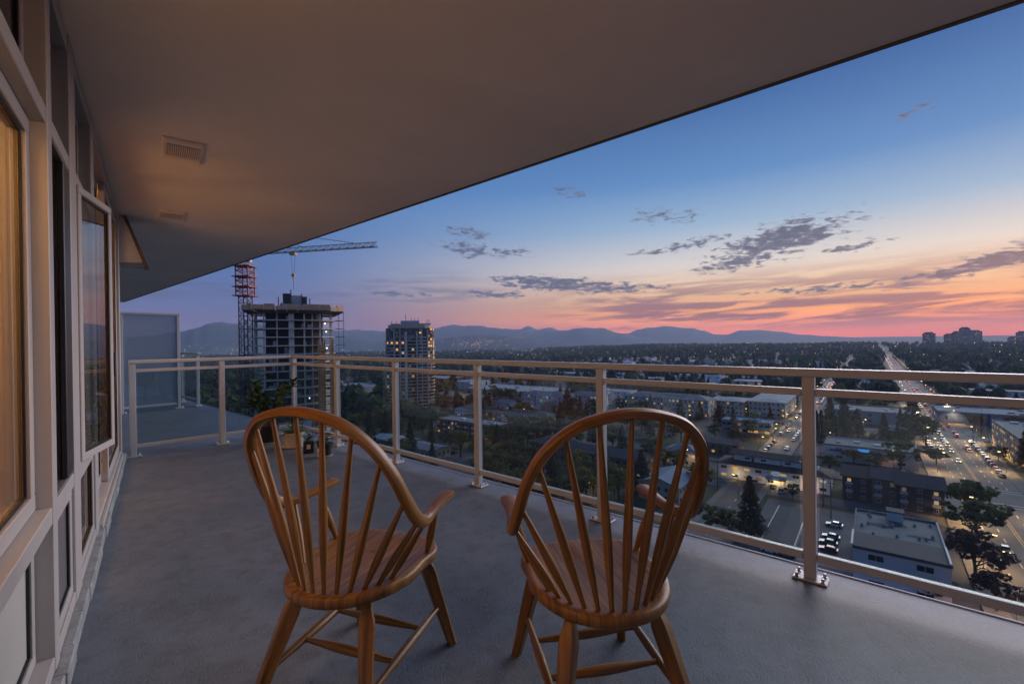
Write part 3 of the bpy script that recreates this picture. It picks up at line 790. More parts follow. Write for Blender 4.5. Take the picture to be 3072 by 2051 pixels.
ASPH = pm('asphalt', (0.085, 0.082, 0.084), 0.8, 0.25, 0.15, 0.2, 4.0)
WALK = pm('pavement', (0.16, 0.155, 0.15), 0.85, 0.15, 0.3)
PAINT = pm('road_paint', (0.60, 0.58, 0.52), 0.7, 0.15, 1.0)
YPAINT = pm('yellow_paint', (0.55, 0.36, 0.08), 0.7, 0.15, 1.0)
LAWN = pm('lawn', (0.045, 0.060, 0.022), 0.95, 0.3, 0.4)
LOT = pm('parking_lot_asphalt', (0.12, 0.12, 0.125), 0.85, 0.2, 0.2)
def strip(name, a0, a1, b0, b1, lift, mat, kind='structure', step=40.0, parent=None):
    """ground-following sheet on the street grid"""
    n = max(1, int(abs(a1 - a0) / step)); nb = max(1, int(abs(b1 - b0) / step)); m_ = MB()
    for i in range(n + 1):
        for j in range(nb + 1):
            p = gp(a0 + (a1 - a0) * i / n, b0 + (b1 - b0) * j / nb); m_.v.append(Vector((p.x, p.y, ground_z(p.x, p.y) + lift)))
    for i in range(n):
        for j in range(nb):
            q = i * (nb + 1) + j; m_.face([q, q + 1, q + nb + 2, q + nb + 1])
    o = m_.build(name, mat, parent)
    if kind: tag(o, kind=kind)
    return o
# boulevard: line x = 0.79 y + 42
BV_B = gb((42.0, 0.0)) ; BV_B = gb((250.6, 264.0))
ST_B = gb((157.0, 262.0))
BW = 10.5; SW = 5.2
boul = strip('boulevard', 40, 1700, BV_B - BW, BV_B + BW, 0.30, ASPH)
street = strip('side_street', 60, 1500, ST_B - SW, ST_B + SW, 0.30, ASPH)
def kerb(name, a0, a1, b0, b1):
    m_ = MB(); n = max(1, int((a1 - a0) / 30))
    for i in range(n):
        A0 = a0 + (a1 - a0) * i / n; A1 = a0 + (a1 - a0) * (i + 1) / n
        c = gp((A0 + A1) / 2, (b0 + b1) / 2); z = ground_z(c.x, c.y)
        q = [gp(A0, b0), gp(A0, b1), gp(A1, b1), gp(A1, b0)]
        m_.prism([(v.x, v.y) for v in reversed(q)] if False else [(q[0].x, q[0].y), (q[1].x, q[1].y), (q[2].x, q[2].y), (q[3].x, q[3].y)], z + 0.05, z + 0.42)
    return tag(m_.build(name, WALK), kind='structure')
cross_a = [gp(0, 0)]
CROSS = [ga((173, 165)), ga((173, 165)) + 128, ga((173, 165)) + 290, ga((173, 165)) + 470]   # cross streets, by distance along the boulevard
# pavement in blocks between the cross streets
edges_ = [60] + [c for c in CROSS] + [900]
for i in range(len(edges_) - 1):
    A0 = edges_[i] + (7 if i else 0); A1 = edges_[i + 1] - 7
    kerb('pavement', A0, A1, BV_B - BW - 4.2, BV_B - BW); kerb('pavement', A0, A1, BV_B + BW, BV_B + BW + 4.2)
    kerb('pavement', A0, A1, ST_B - SW - 2.4, ST_B - SW); kerb('pavement', A0, A1, ST_B + SW, ST_B + SW + 2.4)
for c in CROSS:
    strip('cross_street', c - 6, c + 6, BV_B + BW, BV_B + 330, 0.29, ASPH)
    strip('cross_street', c - 6, c + 6, ST_B + SW, BV_B - BW, 0.29, ASPH)
    strip('cross_street', c - 6, c + 6, ST_B - 420, ST_B - SW, 0.29, ASPH)
# markings
mk = MB(); mw = MB()
def dash(mb, a0, a1, b, wd=0.18, lift=0.305):
    q = [gp(a0, b - wd), gp(a0, b + wd), gp(a1, b + wd), gp(a1, b - wd)]; n = len(mb.v)
    mb.v += [Vector((p.x, p.y, ground_z(p.x, p.y) + lift)) for p in q]; mb.face([n, n + 1, n + 2, n + 3])
a = 70.0
while a < 900:
    if all(abs(a - c) > 12 for c in CROSS):
        dash(mk, a, a + 9.9, BV_B - 0.3, 0.10); dash(mk, a, a + 9.9, BV_B + 0.3, 0.10)
    a += 10
a = 70.0
while a < 700:
    if all(abs(a - c) > 13 for c in CROSS):
        for b in (-6.9, -3.5, 3.5, 6.9): dash(mw, a, a + 3.2, BV_B + b, 0.13)
        dash(mw, a, a + 3.0, ST_B, 0.10)
    a += 9.0
for c in CROSS:
    for s_ in (-1, 1):
        for k in (8.2, 11.4): 
            q0_ = c + s_ * k
            dash(mw, q0_ - .18, q0_ + .18, BV_B, BW - 0.5)
strip  # markings are sheets 5 mm above the asphalt
o = mk.build('yellow_centre_lines', YPAINT); tag(o, kind='structure')
o = mw.build('white_lane_markings', PAINT); tag(o, kind='structure')
# parking lots, lanes and lawns seen below the railing
def patch(name, corners, mat, lift=0.02):
    m_ = MB(); m_.v = [Vector((p.x, p.y, GZ + lift)) for p in corners]; m_.face(range(len(corners)))
    return tag(m_.build(name, mat), kind='structure')
def lot(name, a, b, la, lb, mat, lift=0.02): return patch(name, [gp(a - la, b - lb), gp(a - la, b + lb), gp(a + la, b + lb), gp(a + la, b - lb)], mat, lift)
mc = at(2290, 1470); lot('lane', ga(mc), gb(mc) - 10, 4.5, 62, LOT, 0.06)
pk = at(2490, 1610); lot('parking_lot', ga(pk) + 2, gb(pk) - 4, 24, 16, LOT, 0.03)
pk2 = at(2230, 1450); lot('parking_lot', ga(pk2), gb(pk2), 9, 26, LOT, 0.09)
pk3 = at(1380, 1385); lot('parking_lot', ga(pk3), gb(pk3), 16, 30, LOT, 0.03)
pk4 = at(2120, 1240); lot('parking_lot', ga(pk4), gb(pk4), 20, 20, LOT, 0.03)
fd = at(2200, 1330); lot('vacant_field', ga(fd), gb(fd), 18, 26, pm('dry_grass', (0.075, 0.065, 0.035), 0.95, 0.35, 0.15), 0.03)

# hills: solid ridges with a foot in front and a fall behind
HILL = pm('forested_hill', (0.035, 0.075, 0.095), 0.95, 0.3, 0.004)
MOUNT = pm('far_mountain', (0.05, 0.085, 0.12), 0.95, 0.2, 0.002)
def ridge(name, sil, dist, mat, rough=0.06, foot=0.62, seed=1):
    """sil: (px, py) of the full-size photograph; a ridge of rows from the foot to the crest and down behind"""
    rg = random.Random(seed); A = []
    for px, py in sil:
        d = ray(px, py); A.append((math.atan2(d.x, d.y), d.z / math.hypot(d.x, d.y)))
    a0, a1 = A[0][0], A[-1][0]; n = max(40, int((a1 - a0) / 0.003)); rows = [foot, .72, .8, .88, .94, 1.0, 1.08, 1.2]; prof = [0, .18, .42, .68, .88, 1.0, .6, .0]
    m_ = MB()
    def elev(a):
        for i in range(len(A) - 1):
            if a <= A[i + 1][0]:
                t = (a - A[i][0]) / max(1e-9, A[i + 1][0] - A[i][0]); t = t * t * (3 - 2 * t); return A[i][1] * (1 - t) + A[i + 1][1] * t
        return A[-1][1]
    ph = [rg.random() * 6.28 for _ in range(8)]
    base = GZ - 30
    for i in range(n + 1):
        a = a0 + (a1 - a0) * i / n; h = elev(a) * dist + CAM_Z - base
        for r_, pf in zip(rows, prof):
            w_ = sum(math.sin(a * f_ * 40 + r_ * 9 * f_ + ph[k]) / f_ for k, f_ in enumerate((1, 2.1, 4.3, 8.7)))
            q = pf * (1 + (rough * w_ * .5 if 0 < pf < 1 else 0)) + (rough * .35 * sum(math.sin(a * f_ * 95 + ph[k]) / f_ ** .8 for k, f_ in enumerate((1, 2.3, 4.9, 9.7))) if pf == 1 else 0)
            rr = dist * r_
            m_.v.append(Vector((math.sin(a) * rr, math.cos(a) * rr, base + h * q)))
    K = len(rows)
    for i in range(n):
        for j in range(K - 1):
            q = i * K + j; m_.face([q, q + K, q + K + 1, q + 1])
    return tag(m_.build(name, mat, None, True, 60), kind='structure')
fs = 1.3078
def S(l): return [(x_ * fs, y_ * fs) for x_, y_ in l]
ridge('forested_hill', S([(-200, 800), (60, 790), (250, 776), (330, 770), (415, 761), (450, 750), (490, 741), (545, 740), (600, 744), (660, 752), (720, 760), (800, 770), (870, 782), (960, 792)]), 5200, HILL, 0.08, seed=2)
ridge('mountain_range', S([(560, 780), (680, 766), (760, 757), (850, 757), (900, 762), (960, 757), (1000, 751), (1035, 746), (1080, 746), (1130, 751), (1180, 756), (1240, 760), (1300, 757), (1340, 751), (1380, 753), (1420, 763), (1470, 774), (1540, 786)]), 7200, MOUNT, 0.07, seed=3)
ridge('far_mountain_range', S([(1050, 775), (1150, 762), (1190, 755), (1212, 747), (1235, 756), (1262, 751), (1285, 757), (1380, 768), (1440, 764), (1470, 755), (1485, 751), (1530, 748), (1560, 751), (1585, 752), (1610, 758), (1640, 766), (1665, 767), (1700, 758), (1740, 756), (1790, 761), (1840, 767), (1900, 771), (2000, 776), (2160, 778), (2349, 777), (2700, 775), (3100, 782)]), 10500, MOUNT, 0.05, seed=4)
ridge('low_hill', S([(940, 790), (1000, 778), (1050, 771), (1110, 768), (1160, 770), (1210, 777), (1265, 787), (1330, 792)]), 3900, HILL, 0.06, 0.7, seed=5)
# =================================================================== CITY MATERIALS
PANE = pm('dark_window', (0.018, 0.022, 0.028), 0.08, 0.2, 1.0)
LIT = [glow('lit_window_amber', (1.0, 0.46, 0.10), 0.9), glow('lit_window_yellow', (1.0, 0.60, 0.18), 0.6), glow('lit_window_dim', (1.0, 0.45, 0.14), 0.22), glow('lit_window_white', (1.0, 0.82, 0.58), 0.45), glow('lit_window_faint', (1.0, 0.55, 0.25), 0.10)]
WALLC = {k: pm('wall_' + k, c, 0.85, 0.07, 0.25) for k, c in dict(
    white=(0.76, 0.76, 0.78), cream=(0.62, 0.56, 0.46), tan=(0.44, 0.36, 0.27), grey=(0.38, 0.39, 0.41), pink=(0.64, 0.55, 0.56), brick=(0.22, 0.095, 0.07),
    dark=(0.050, 0.048, 0.055), teal=(0.24, 0.32, 0.36), brown=(0.15, 0.105, 0.08), blue=(0.06, 0.10, 0.26), concrete=(0.36, 0.35, 0.34)).items()}
ROOFC = {k: pm('roof_' + k, c, 0.85, 0.16, 0.35) for k, c in dict(
    dark=(0.055, 0.058, 0.070), grey=(0.21, 0.22, 0.24), pale=(0.38, 0.40, 0.43), brown=(0.085, 0.066, 0.058), teal=(0.13, 0.16, 0.17), blue=(0.18, 0.24, 0.30)).items()}
TRIM = pm('white_trim', (0.60, 0.59, 0.58), 0.6, 0.05)
_wm = {}
def win_mesh(wd, ht, mat, framed):
    k = (round(wd, 2), round(ht, 2), mat.name, framed)
    if k not in _wm:
        # local: x across, -y outwards, z up, origin at the window's centre
        if framed:
            f = MB(); t_ = 0.10
            f.box(-wd / 2, wd / 2, -.06, 0.05, -ht / 2, -ht / 2 + t_); f.box(-wd / 2, wd / 2, -.06, 0.05, ht / 2 - t_, ht / 2)
            f.box(-wd / 2, -wd / 2 + t_, -.059, 0.05, -ht / 2 + t_, ht / 2 - t_); f.box(wd / 2 - t_, wd / 2, -.059, 0.05, -ht / 2 + t_, ht / 2 - t_); f.box(-.04, .04, -.058, .05, -ht / 2 + t_, ht / 2 - t_)
            p_ = MB().box(-wd / 2 + t_, wd / 2 - t_, -.03, .03, -ht / 2 + t_, ht / 2 - t_)
            _wm[k] = (f.mesh('window', TRIM), p_.mesh('pane', mat))
        else:
            _wm[k] = (MB().box(-wd / 2, wd / 2, -.04, .05, -ht / 2, ht / 2).mesh('window', mat), None)
    return _wm[k]
def put_window(root, p, ang, wd, ht, mat, framed=False):
    a_, b_ = win_mesh(wd, ht, mat, framed)
    o = link('window', a_, root, p, ang)
    if b_ is not None: link('pane', b_, o)
    return o
def gable(w_, d_, z0, rise, over=0.5, along='x', th=0.22):
    """roof with two slopes and a soffit; ridge along x or y"""
    m_ = MB(); X, Y = w_ / 2 + over, d_ / 2 + over
    if along == 'x': prof = [(-Y, z0), (0, z0 + rise), (Y, z0)]
    else: prof = [(-X, z0), (0, z0 + rise), (X, z0)]
    ends = (-X, X) if along == 'x' else (-Y, Y)
    pts = []
    for e in ends:
        for q, z in prof + [(prof[2][0], prof[2][1] + th), (0, prof[1][1] + th), (prof[0][0], prof[0][1] + th)]:
            pts.append(Vector((e, q, z)) if along == 'x' else Vector((q, e, z)))
    m_.v = pts
    for a_, b_ in ((0, 1), (1, 2), (2, 3), (3, 4), (4, 5), (5, 0)): m_.face([a_, b_, b_ + 6, a_ + 6])
    m_.face([0, 5, 4, 1]); m_.face([1, 4, 3, 2]); m_.face([6, 7, 10, 11]); m_.face([7, 8, 9, 10])
    return m_
def hip(w_, d_, z0, rise, over=0.5):
    m_ = MB(); X, Y = w_ / 2 + over, d_ / 2 + over; s_ = min(X, Y) * .9
    a_ = max(0.2, X - s_); b_ = max(0.2, Y - s_)
    m_.v = [Vector(p) for p in ((-X, -Y, z0), (X, -Y, z0), (X, Y, z0), (-X, Y, z0), (-X, -Y, z0 + .2), (X, -Y, z0 + .2), (X, Y, z0 + .2), (-X, Y, z0 + .2), (-a_, -b_, z0 + rise), (a_, -b_, z0 + rise), (a_, b_, z0 + rise), (-a_, b_, z0 + rise))]
    m_.face([3, 2, 1, 0])
    for k in range(4):
        j = (k + 1) % 4; m_.face([k, j, 4 + j, 4 + k]); m_.face([4 + k, 4 + j, 8 + j, 8 + k])
    m_.face([8, 9, 10, 11]); return m_
brng = random.Random(21)
def building(name, label, cat, pos, w_, d_, h, floors=2, wall='grey', roof='flat', rc='grey', rise=2.5, lit=0.2, pitch=3.4, ww_=1.7, wh=1.3, group=None, ang=None,
             framed=False, roofbits=4, windows=True, side=True, balcony=0, pil=0, over=0.5, face='auto'):
    """pos: ground point of the footprint's centre; local x = across the boulevard, local y = away"""
    ang = GANG if ang is None else ang
    z = ground_z(pos[0], pos[1]) if math.hypot(pos[0], pos[1]) > 700 else GZ
    r = thing(name, label, cat, (pos[0], pos[1], z), ang, group)
    MB().box(-w_ / 2, w_ / 2, -d_ / 2, d_ / 2, -1.0, h).build('wall', WALLC[wall], r)
    if roof == 'flat':
        m_ = MB(); m_.box(-w_ / 2 - .15, w_ / 2 + .15, -d_ / 2 - .15, d_ / 2 + .15, h + .002, h + .25)
        rf = m_.build('roof', ROOFC[rc], r)
        pz0, pz1 = h + .252, h + .75
        for x0, x1, y0, y1 in ((-w_ / 2 - .15, w_ / 2 + .15, -d_ / 2 - .15, -d_ / 2 + .2), (-w_ / 2 - .15, w_ / 2 + .15, d_ / 2 - .2, d_ / 2 + .15), (-w_ / 2 - .15, -w_ / 2 + .2, -d_ / 2 + .202, d_ / 2 - .202), (w_ / 2 - .2, w_ / 2 + .15, -d_ / 2 + .202, d_ / 2 - .202)):
            MB().box(x0, x1, y0, y1, pz0, pz1).build('parapet', WALLC[wall] if brng.random() < .5 else ROOFC[rc], rf)
        for k in range(roofbits):
            s_ = .5 + brng.random() * 1.1; x_ = brng.uniform(-.42, .42) * w_; y_ = brng.uniform(-.4, .4) * d_
            MB().box(x_ - s_, x_ + s_, y_ - s_ * .8, y_ + s_ * .8, h + .253, h + .6 + brng.random() * 1.0).build('roof_unit', WALLC['concrete'] if brng.random() < .6 else WALLC['white'], rf)
    elif roof == 'hip': hip(w_, d_, h, rise, over).build('roof', ROOFC[rc], r)
    else: 
        gable(w_, d_, h, rise, over, 'x' if roof == 'gx' else 'y').build('roof', ROOFC[rc], r)
        m_ = MB()
        if roof == 'gx':
            for s_ in (-1, 1):
                n = len(m_.v); x_ = s_ * (w_ / 2); m_.v += [Vector((x_, -d_ / 2, h)), Vector((x_, d_ / 2, h)), Vector((x_, 0, h + rise * (d_ / 2) / (d_ / 2 + over))), Vector((x_ - s_ * .2, -d_ / 2, h)), Vector((x_ - s_ * .2, d_ / 2, h)), Vector((x_ - s_ * .2, 0, h + rise * (d_ / 2) / (d_ / 2 + over)))]
                m_.face([n, n + 1, n + 2]); m_.face([n + 3, n + 5, n + 4])
        else:
            for s_ in (-1, 1):
                n = len(m_.v); y_ = s_ * (d_ / 2); m_.v += [Vector((-w_ / 2, y_, h)), Vector((w_ / 2, y_, h)), Vector((0, y_, h + rise * (w_ / 2) / (w_ / 2 + over))), Vector((-w_ / 2, y_ - s_ * .2, h)), Vector((w_ / 2, y_ - s_ * .2, h)), Vector((0, y_ - s_ * .2, h + rise * (w_ / 2) / (w_ / 2 + over)))]
                m_.face([n, n + 1, n + 2]); m_.face([n + 3, n + 5, n + 4])
        m_.build('gable_wall', WALLC[wall], r)
    if windows:
        fh = h / floors; cb = gb(pos)
        sx = -1 if cb > 0 else 1
        for fl in range(floors):
            zc = fl * fh + fh * .55
            n = max(1, int(w_ / pitch))
            for k in range(n):
                x_ = -w_ / 2 + (k + .5) * w_ / n
                mt = brng.choice(LIT) if brng.random() < lit * .8 else PANE
                put_window(r, (x_, -d_ / 2, zc), 0, ww_, wh, mt, framed)
                if balcony and k % 2 == 0 and fl > 0:
                    b_ = MB(); b_.box(x_ - ww_ * .85, x_ + ww_ * .85, -d_ / 2 - 1.3, -d_ / 2 - .06, zc - fh * .5, zc - fh * .5 + .16); b_.box(x_ - ww_ * .85, x_ + ww_ * .85, -d_ / 2 - 1.3, -d_ / 2 - 1.22, zc - fh * .5 + .17, zc - fh * .5 + 1.05)
                    b_.build('balcony', TRIM if balcony == 1 else WALLC['grey'], r)
            if side:
                n = max(1, int(d_ / pitch))
                for k in range(n):
                    y_ = -d_ / 2 + (k + .5) * d_ / n
                    mt = brng.choice(LIT) if brng.random() < lit else PANE
                    put_window(r, (sx * w_ / 2, y_, zc), math.pi / 2 * (1 if sx > 0 else -1), ww_, wh, mt, framed)
        for k in range(pil):
            x_ = -w_ / 2 + (k + .5) * w_ / pil + w_ / pil * .35
            MB().box(x_ - .45, x_ + .45, -d_ / 2 - .35, -d_ / 2 + .02, -.5, h + .6).build('pilaster', TRIM, r)
    return r
# =================================================================== THE TOWERS AND THE CRANE
CONC = pm('raw_concrete', (0.60, 0.54, 0.47), 0.9, 0.12, 0.4)
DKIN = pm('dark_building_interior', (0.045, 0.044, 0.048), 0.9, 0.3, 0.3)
PLY = pm('plywood_formwork', (0.55, 0.33, 0.19), 0.8, 0.2, 0.8)
RUST = pm('scaffold_steel', (0.06, 0.06, 0.07), 0.6, 0.2)
HLIT = pm('lamplit_hoist_tan', (0.72, 0.42, 0.20), 0.7, 0.15, 0.6)  # bright tan stands in for lamplight on the hoist
HOIST = pm('orange_hoist_steel', (0.62, 0.27, 0.06), 0.6, 0.12, 1.0)
CLAD = pm('tower_white_cladding', (0.55, 0.56, 0.58), 0.5, 0.05, 0.4)
def local_frame(px, dist):
    """ground point in the direction of column px at horizontal depth dist, and the rotation that faces it to the camera"""
    d = ray(px, IMG_H / 2); p = Vector((d.x * dist, d.y * dist, 0)); return p, math.atan2(-p.x, p.y)
p, an = local_frame(884, 165)
tw = thing('unfinished_tower', 'unfinished concrete tower with bare floors and plywood formwork on top', 'building', (p.x, p.y, GZ), an)
FH = 2.93; NF = 24
plan = [(-12.4, -4.5), (-9.2, -9.3), (8.0, -9.3), (12.6, -5.2), (12.6, 7), (8, 11), (-9, 11), (-12.4, 7)]
def grow(pl, k): return [(x_ + k * (1 if x_ > 0 else -1), y_ + k * (1 if y_ > 0 else -1)) for x_, y_ in pl]
for f in range(1, NF + 1):
    MB().prism(grow(plan, 0.75), f * FH - .34, f * FH).build('floor_slab', CONC, tw)
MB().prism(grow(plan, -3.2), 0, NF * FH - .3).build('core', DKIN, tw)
cols = [(-9.3, -8.7, .5, .5), (-12.2, -4.6, .5, .5), (-.95, -8.9, 1.7, .4), (3.1, -8.8, .55, .55), (8.2, -8.7, .6, .5), (12.0, -5.0, .5, .5), (-5.4, -8.0, .4, .4), (12.1, 1, .5, .9), (-12.1, 1, .5, .9), (5.7, -7.9, .4, .4)]
for f in range(NF):
    for x_, y_, w_, d_ in cols: MB().box(x_ - w_ / 2, x_ + w_ / 2, y_ - d_ / 2, y_ + d_ / 2, f * FH + .002, (f + 1) * FH - .342).build('column', CONC, tw)
trng = random.Random(5)
for f in range(8, NF):       # odds and ends stacked on the open floors
    for k in range(3):
        x_ = trng.uniform(-8, 10); w_ = trng.uniform(.5, 1.6)
        MB().box(x_ - w_ / 2, x_ + w_ / 2, -7.6, -7.3, f * FH + .003, f * FH + trng.uniform(.8, 2.2)).build('stacked_panel', trng.choice([WALLC['grey'], WALLC['concrete'], DKIN]), tw)
for f, x_ in ((21, 10.3), (19, 10.4), (22, 9.9), (13, 4.5)): MB().box(x_ - .2, x_ + .2, -6.4, -6.2, f * FH + 1.5, f * FH + 1.9).build('work_lamp', glow('work_light', (1, .95, .85), 3.0), tw)
for f in range(0, 15):       # finished cladding on the lowest storeys
    if f < 11:
        MB().box(-9.6, .2, -10.2, -10.07, f * FH + .25, (f + 1) * FH - .29).build('cladding_panel', CLAD if f % 2 or f < 8 else PANE, tw)
        MB().box(2.2, 5.0, -10.2, -10.07, f * FH + .05, (f + 1) * FH - .05).build('cladding_panel', CLAD, tw)
    else: MB().box(-9.6, -.4, -10.2, -10.07, f * FH + .3, (f + 1) * FH - .4).build('glazing_panel', PANE, tw)
for f in range(16, NF + 1):  # rods and nets that stand out past the slabs
    for x0, x1, y_ in ((-16.3, -12.5, -5.4), (13.2, 16.6, -5.6), (13.2, 16.2, -2), (-16.0, -12.5, -1.5)):
        MB().bar((x0, y_, f * FH - .14), (x1, y_, f * FH - .14), .16).build('outrigger', RUST, tw)
for x_ in (-16.2, -14.4, 14.6, 16.3): MB().bar((x_, -5.4, 15.4 * FH), (x_, -5.4, NF * FH), .14).build('scaffold_pole', RUST, tw)
for i in range(len(plan)):   # flared formwork all round the top floor
    a_, b_ = Vector(grow(plan, 1.2)[i]), Vector(grow(plan, 1.2)[(i + 1) % len(plan)]); A2, B2 = Vector(grow(plan, 3.4)[i]), Vector(grow(plan, 3.4)[(i + 1) % len(plan)])
    n = max(1, int((b_ - a_).length / 2.6))
    for k in range(n):
        t0, t1 = (k + .03) / n, (k + .97) / n; z0 = NF * FH - 1.0 + trng.uniform(-.15, .15); z1 = NF * FH + 1.3 + trng.uniform(-.7, .6)
        P0, P1, Q0, Q1 = a_.lerp(b_, t0), a_.lerp(b_, t1), A2.lerp(B2, t0), A2.lerp(B2, t1)
        m = MB(); m.v = [Vector((*P0, z0)), Vector((*P1, z0)), Vector((*Q1, z0 + 1.0)), Vector((*Q0, z0 + 1.0)), Vector((*P0, z0 + .2)), Vector((*P1, z0 + .2)), Vector((*Q1, z0 + 1.2)), Vector((*Q0, z0 + 1.2))]
        for q in ((0, 3, 2, 1), (4, 5, 6, 7), (0, 1, 5, 4), (1, 2, 6, 5), (2, 3, 7, 6), (3, 0, 4, 7)): m.face(q)
        m.build('formwork_tray', RUST, tw)
        m = MB(); m.v = [Vector((*Q0, z0 + 1.22)), Vector((*Q1, z0 + 1.22)), Vector((*Q1.lerp(Vector((0, 0)), .02), z0 + 1.22)), Vector((*Q0.lerp(Vector((0, 0)), .02), z0 + 1.22)), Vector((*Q0, z1 + .6)), Vector((*Q1, z1 + .6)), Vector((*Q1.lerp(Vector((0, 0)), .02), z1 + .6)), Vector((*Q0.lerp(Vector((0, 0)), .02), z1 + .6))]
        for q in ((0, 3, 2, 1), (4, 5, 6, 7), (0, 1, 5, 4), (1, 2, 6, 5), (2, 3, 7, 6), (3, 0, 4, 7)): m.face(q)
        m.build('formwork_board', PLY, tw)
TZ = NF * FH
for x0, x1, y0, y1, z1, mt in ((-3.6, -1.0, -3, 3, 6.6, DKIN), (-.9, 2.4, -2.4, 3, 6.0, WALLC['grey']), (2.6, 4.2, -3, 3, 5.6, WALLC['dark']), (-4.6, 5.2, -3.4, 3.4, 2.9, WALLC['grey'])):
    MB().box(x0, x1, y0, y1, TZ + .01, TZ + z1).build('lift_core_form', mt, tw)
for x_, h_ in ((-5.0, 5.2), (-1.0, 8.0), (2.5, 6.6), (5.1, 5.0), (-4.0, 3.4)): MB().bar((x_, -3.6, TZ), (x_, -3.6, TZ + h_), .3).build('jacking_mast', RUST, tw)
for x_ in (7.4, 9.4, 12.1):
    for y_ in (-11.6, -10.8): MB().bar((x_, y_, 0), (x_, y_, 20.6 * FH), .42).build('hoist_mast', HOIST, tw)
for k in range(20):
    MB().box(7.7, 9.2, -11.0, -10.9, k * FH + .5, (k + 1) * FH + .3).build('hoist_lit_panel', HLIT, tw)  # panels added to carry the hoist's painted lamplight
    MB().box(11.0, 12.0, -11.0, -10.9, k * FH + .5, (k + 1) * FH + .3).build('hoist_lit_panel', HLIT, tw)
    MB().bar((7.4, -11.6, (k + .2) * FH), (12.1, -11.6, (k + .2) * FH), .2).build('hoist_landing', HOIST if k % 4 == 0 else RUST, tw)
    MB().bar((9.4, -11.6, k * FH), (7.4, -11.6, (k + 1) * FH), .1).build('hoist_brace', HOIST, tw)
# ---- crane
def lattice(mb, p0, p1, half, bays_, up=Vector((0, 0, 1)), cw=0.16, bw=0.09, tri=False):
    d = (p1 - p0); L = d.length; d = d.normalized(); s_ = d.cross(up).normalized() if abs(d.dot(up)) < .95 else Vector((1, 0, 0)); u = s_.cross(d).normalized()
    cs = [s_ * half - u * half, -s_ * half - u * half, u * half] if tri else [s_ * half + u * half, -s_ * half + u * half, -s_ * half - u * half, s_ * half - u * half]
    for c in cs: mb.bar(p0 + c, p1 + c, cw)
    n = len(cs)
    for i in range(bays_):
        a_ = p0 + d * (L * i / bays_); b_ = p0 + d * (L * (i + 1) / bays_)
        for k in range(n):
            j = (k + 1) % n; q0, q1 = (k, j) if i % 2 == 0 else (j, k)
            mb.bar(a_ + cs[q0], b_ + cs[q1], bw); mb.bar(a_ + cs[k], a_ + cs[j], bw)
CRED = pm('crane_red', (0.34, 0.045, 0.035), 0.5, 0.15, 1.0); CDARK = pm('crane_dark_red', (0.13, 0.05, 0.06), 0.55, 0.2, 1.0); CWH = pm('crane_jib_grey', (0.16, 0.18, 0.22), 0.5, 0.1); CYEL = pm('crane_yellow', (0.55, 0.33, 0.04), 0.5, 0.1)
cp = Vector((-90.0, 154.0, GZ)); jd = Vector((28.4, -6.3, 0)).normalized()
cr = thing('tower_crane', 'red tower crane with a long lattice jib beside the unfinished tower', 'crane', cp, 0)
JZ = 31.3 - GZ
m = MB(); lattice(m, Vector((0, 0, 0)), Vector((0, 0, JZ - 14)), 1.45, 34, Vector((0, 1, 0)), .26, .13); m.build('mast', CDARK, cr)
m = MB(); lattice(m, Vector((0, 0, JZ - 14)), Vector((0, 0, JZ - 3.8)), 2.0, 6, Vector((0, 1, 0)), .34, .2); m.build('climbing_frame', CRED, cr)
for z_ in (JZ - 14, JZ - 11, JZ - 7.6, JZ - 4): MB().box(-2.9, 2.9, -2.9, 2.9, z_, z_ + .25).build('platform', CRED, cr)
m = MB(); lattice(m, Vector((0, 0, JZ - 3.7)), Vector((0, 0, JZ)), .9, 2, Vector((0, 1, 0)), .25, .16); m.build('slewing_section', CYEL, cr)
m = MB(); lattice(m, jd * 1.0 + Vector((0, 0, JZ + .7)), jd * 49 + Vector((0, 0, JZ + .7)), .75, 34, Vector((0, 0, 1)), .18, .10, True); m.build('jib', CWH, cr)
m = MB(); lattice(m, jd * -1.0 + Vector((0, 0, JZ + .6)), jd * -15 + Vector((0, 0, JZ + .6)), .7, 9, Vector((0, 0, 1)), .18, .1); m.build('counter_jib', CWH, cr)
m = MB(); m.box(-16, -12, -1, 1, JZ - 1.8, JZ - .3, Matrix.Rotation(math.atan2(jd.y, jd.x), 4, 'Z')); m.build('counterweight', CONC, cr)
m = MB(); lattice(m, Vector((0, 0, JZ + .9)), Vector((0, 0, JZ + 9)), .6, 5, Vector((0, 1, 0)), .2, .12); m.build('tower_head', CYEL, cr)
m = MB(); m.box(1.0, 2.6, -1.6, -.2, JZ - 2.6, JZ - .4); m.build('cab', WALLC['white'], cr)
MB().bar(Vector((0, 0, JZ + 9)), jd * 41 + Vector((0, 0, JZ + 1.6)), .14).build('pendant_line', RUST, cr)
MB().bar(Vector((0, 0, JZ + 9)), jd * 22 + Vector((0, 0, JZ + 1.6)), .14).build('pendant_line', RUST, cr)
MB().bar(Vector((0, 0, JZ + 9)), jd * -13 + Vector((0, 0, JZ + 1.4)), .14).build('pendant_line', RUST, cr)
tr_ = jd * 18.7 + Vector((0, 0, JZ))
MB().box(-.9, .9, -.9, .9, -1.0, -.1, Matrix.Translation(tr_)).build('trolley', CYEL, cr)
for k in (-.75, .75): MB().bar(tr_ + jd * k + Vector((0, 0, -1)), tr_ + jd * k * .4 + Vector((0, 0, -7.3)), .08).build('hoist_rope', RUST, cr)
m = MB(); m.box(-.5, .5, -.3, .3, -8.1, -7.2, Matrix.Translation(tr_)); m.bar(tr_ + Vector((0, 0, -8.1)), tr_ + Vector((0, 0, -9.3)), .3); m.build('hook_block', CYEL, cr)
MB().bar(tr_ + Vector((0, 0, -9.31)), tr_ + Vector((0, 0, -12.5)), .08).build('sling', RUST, cr)

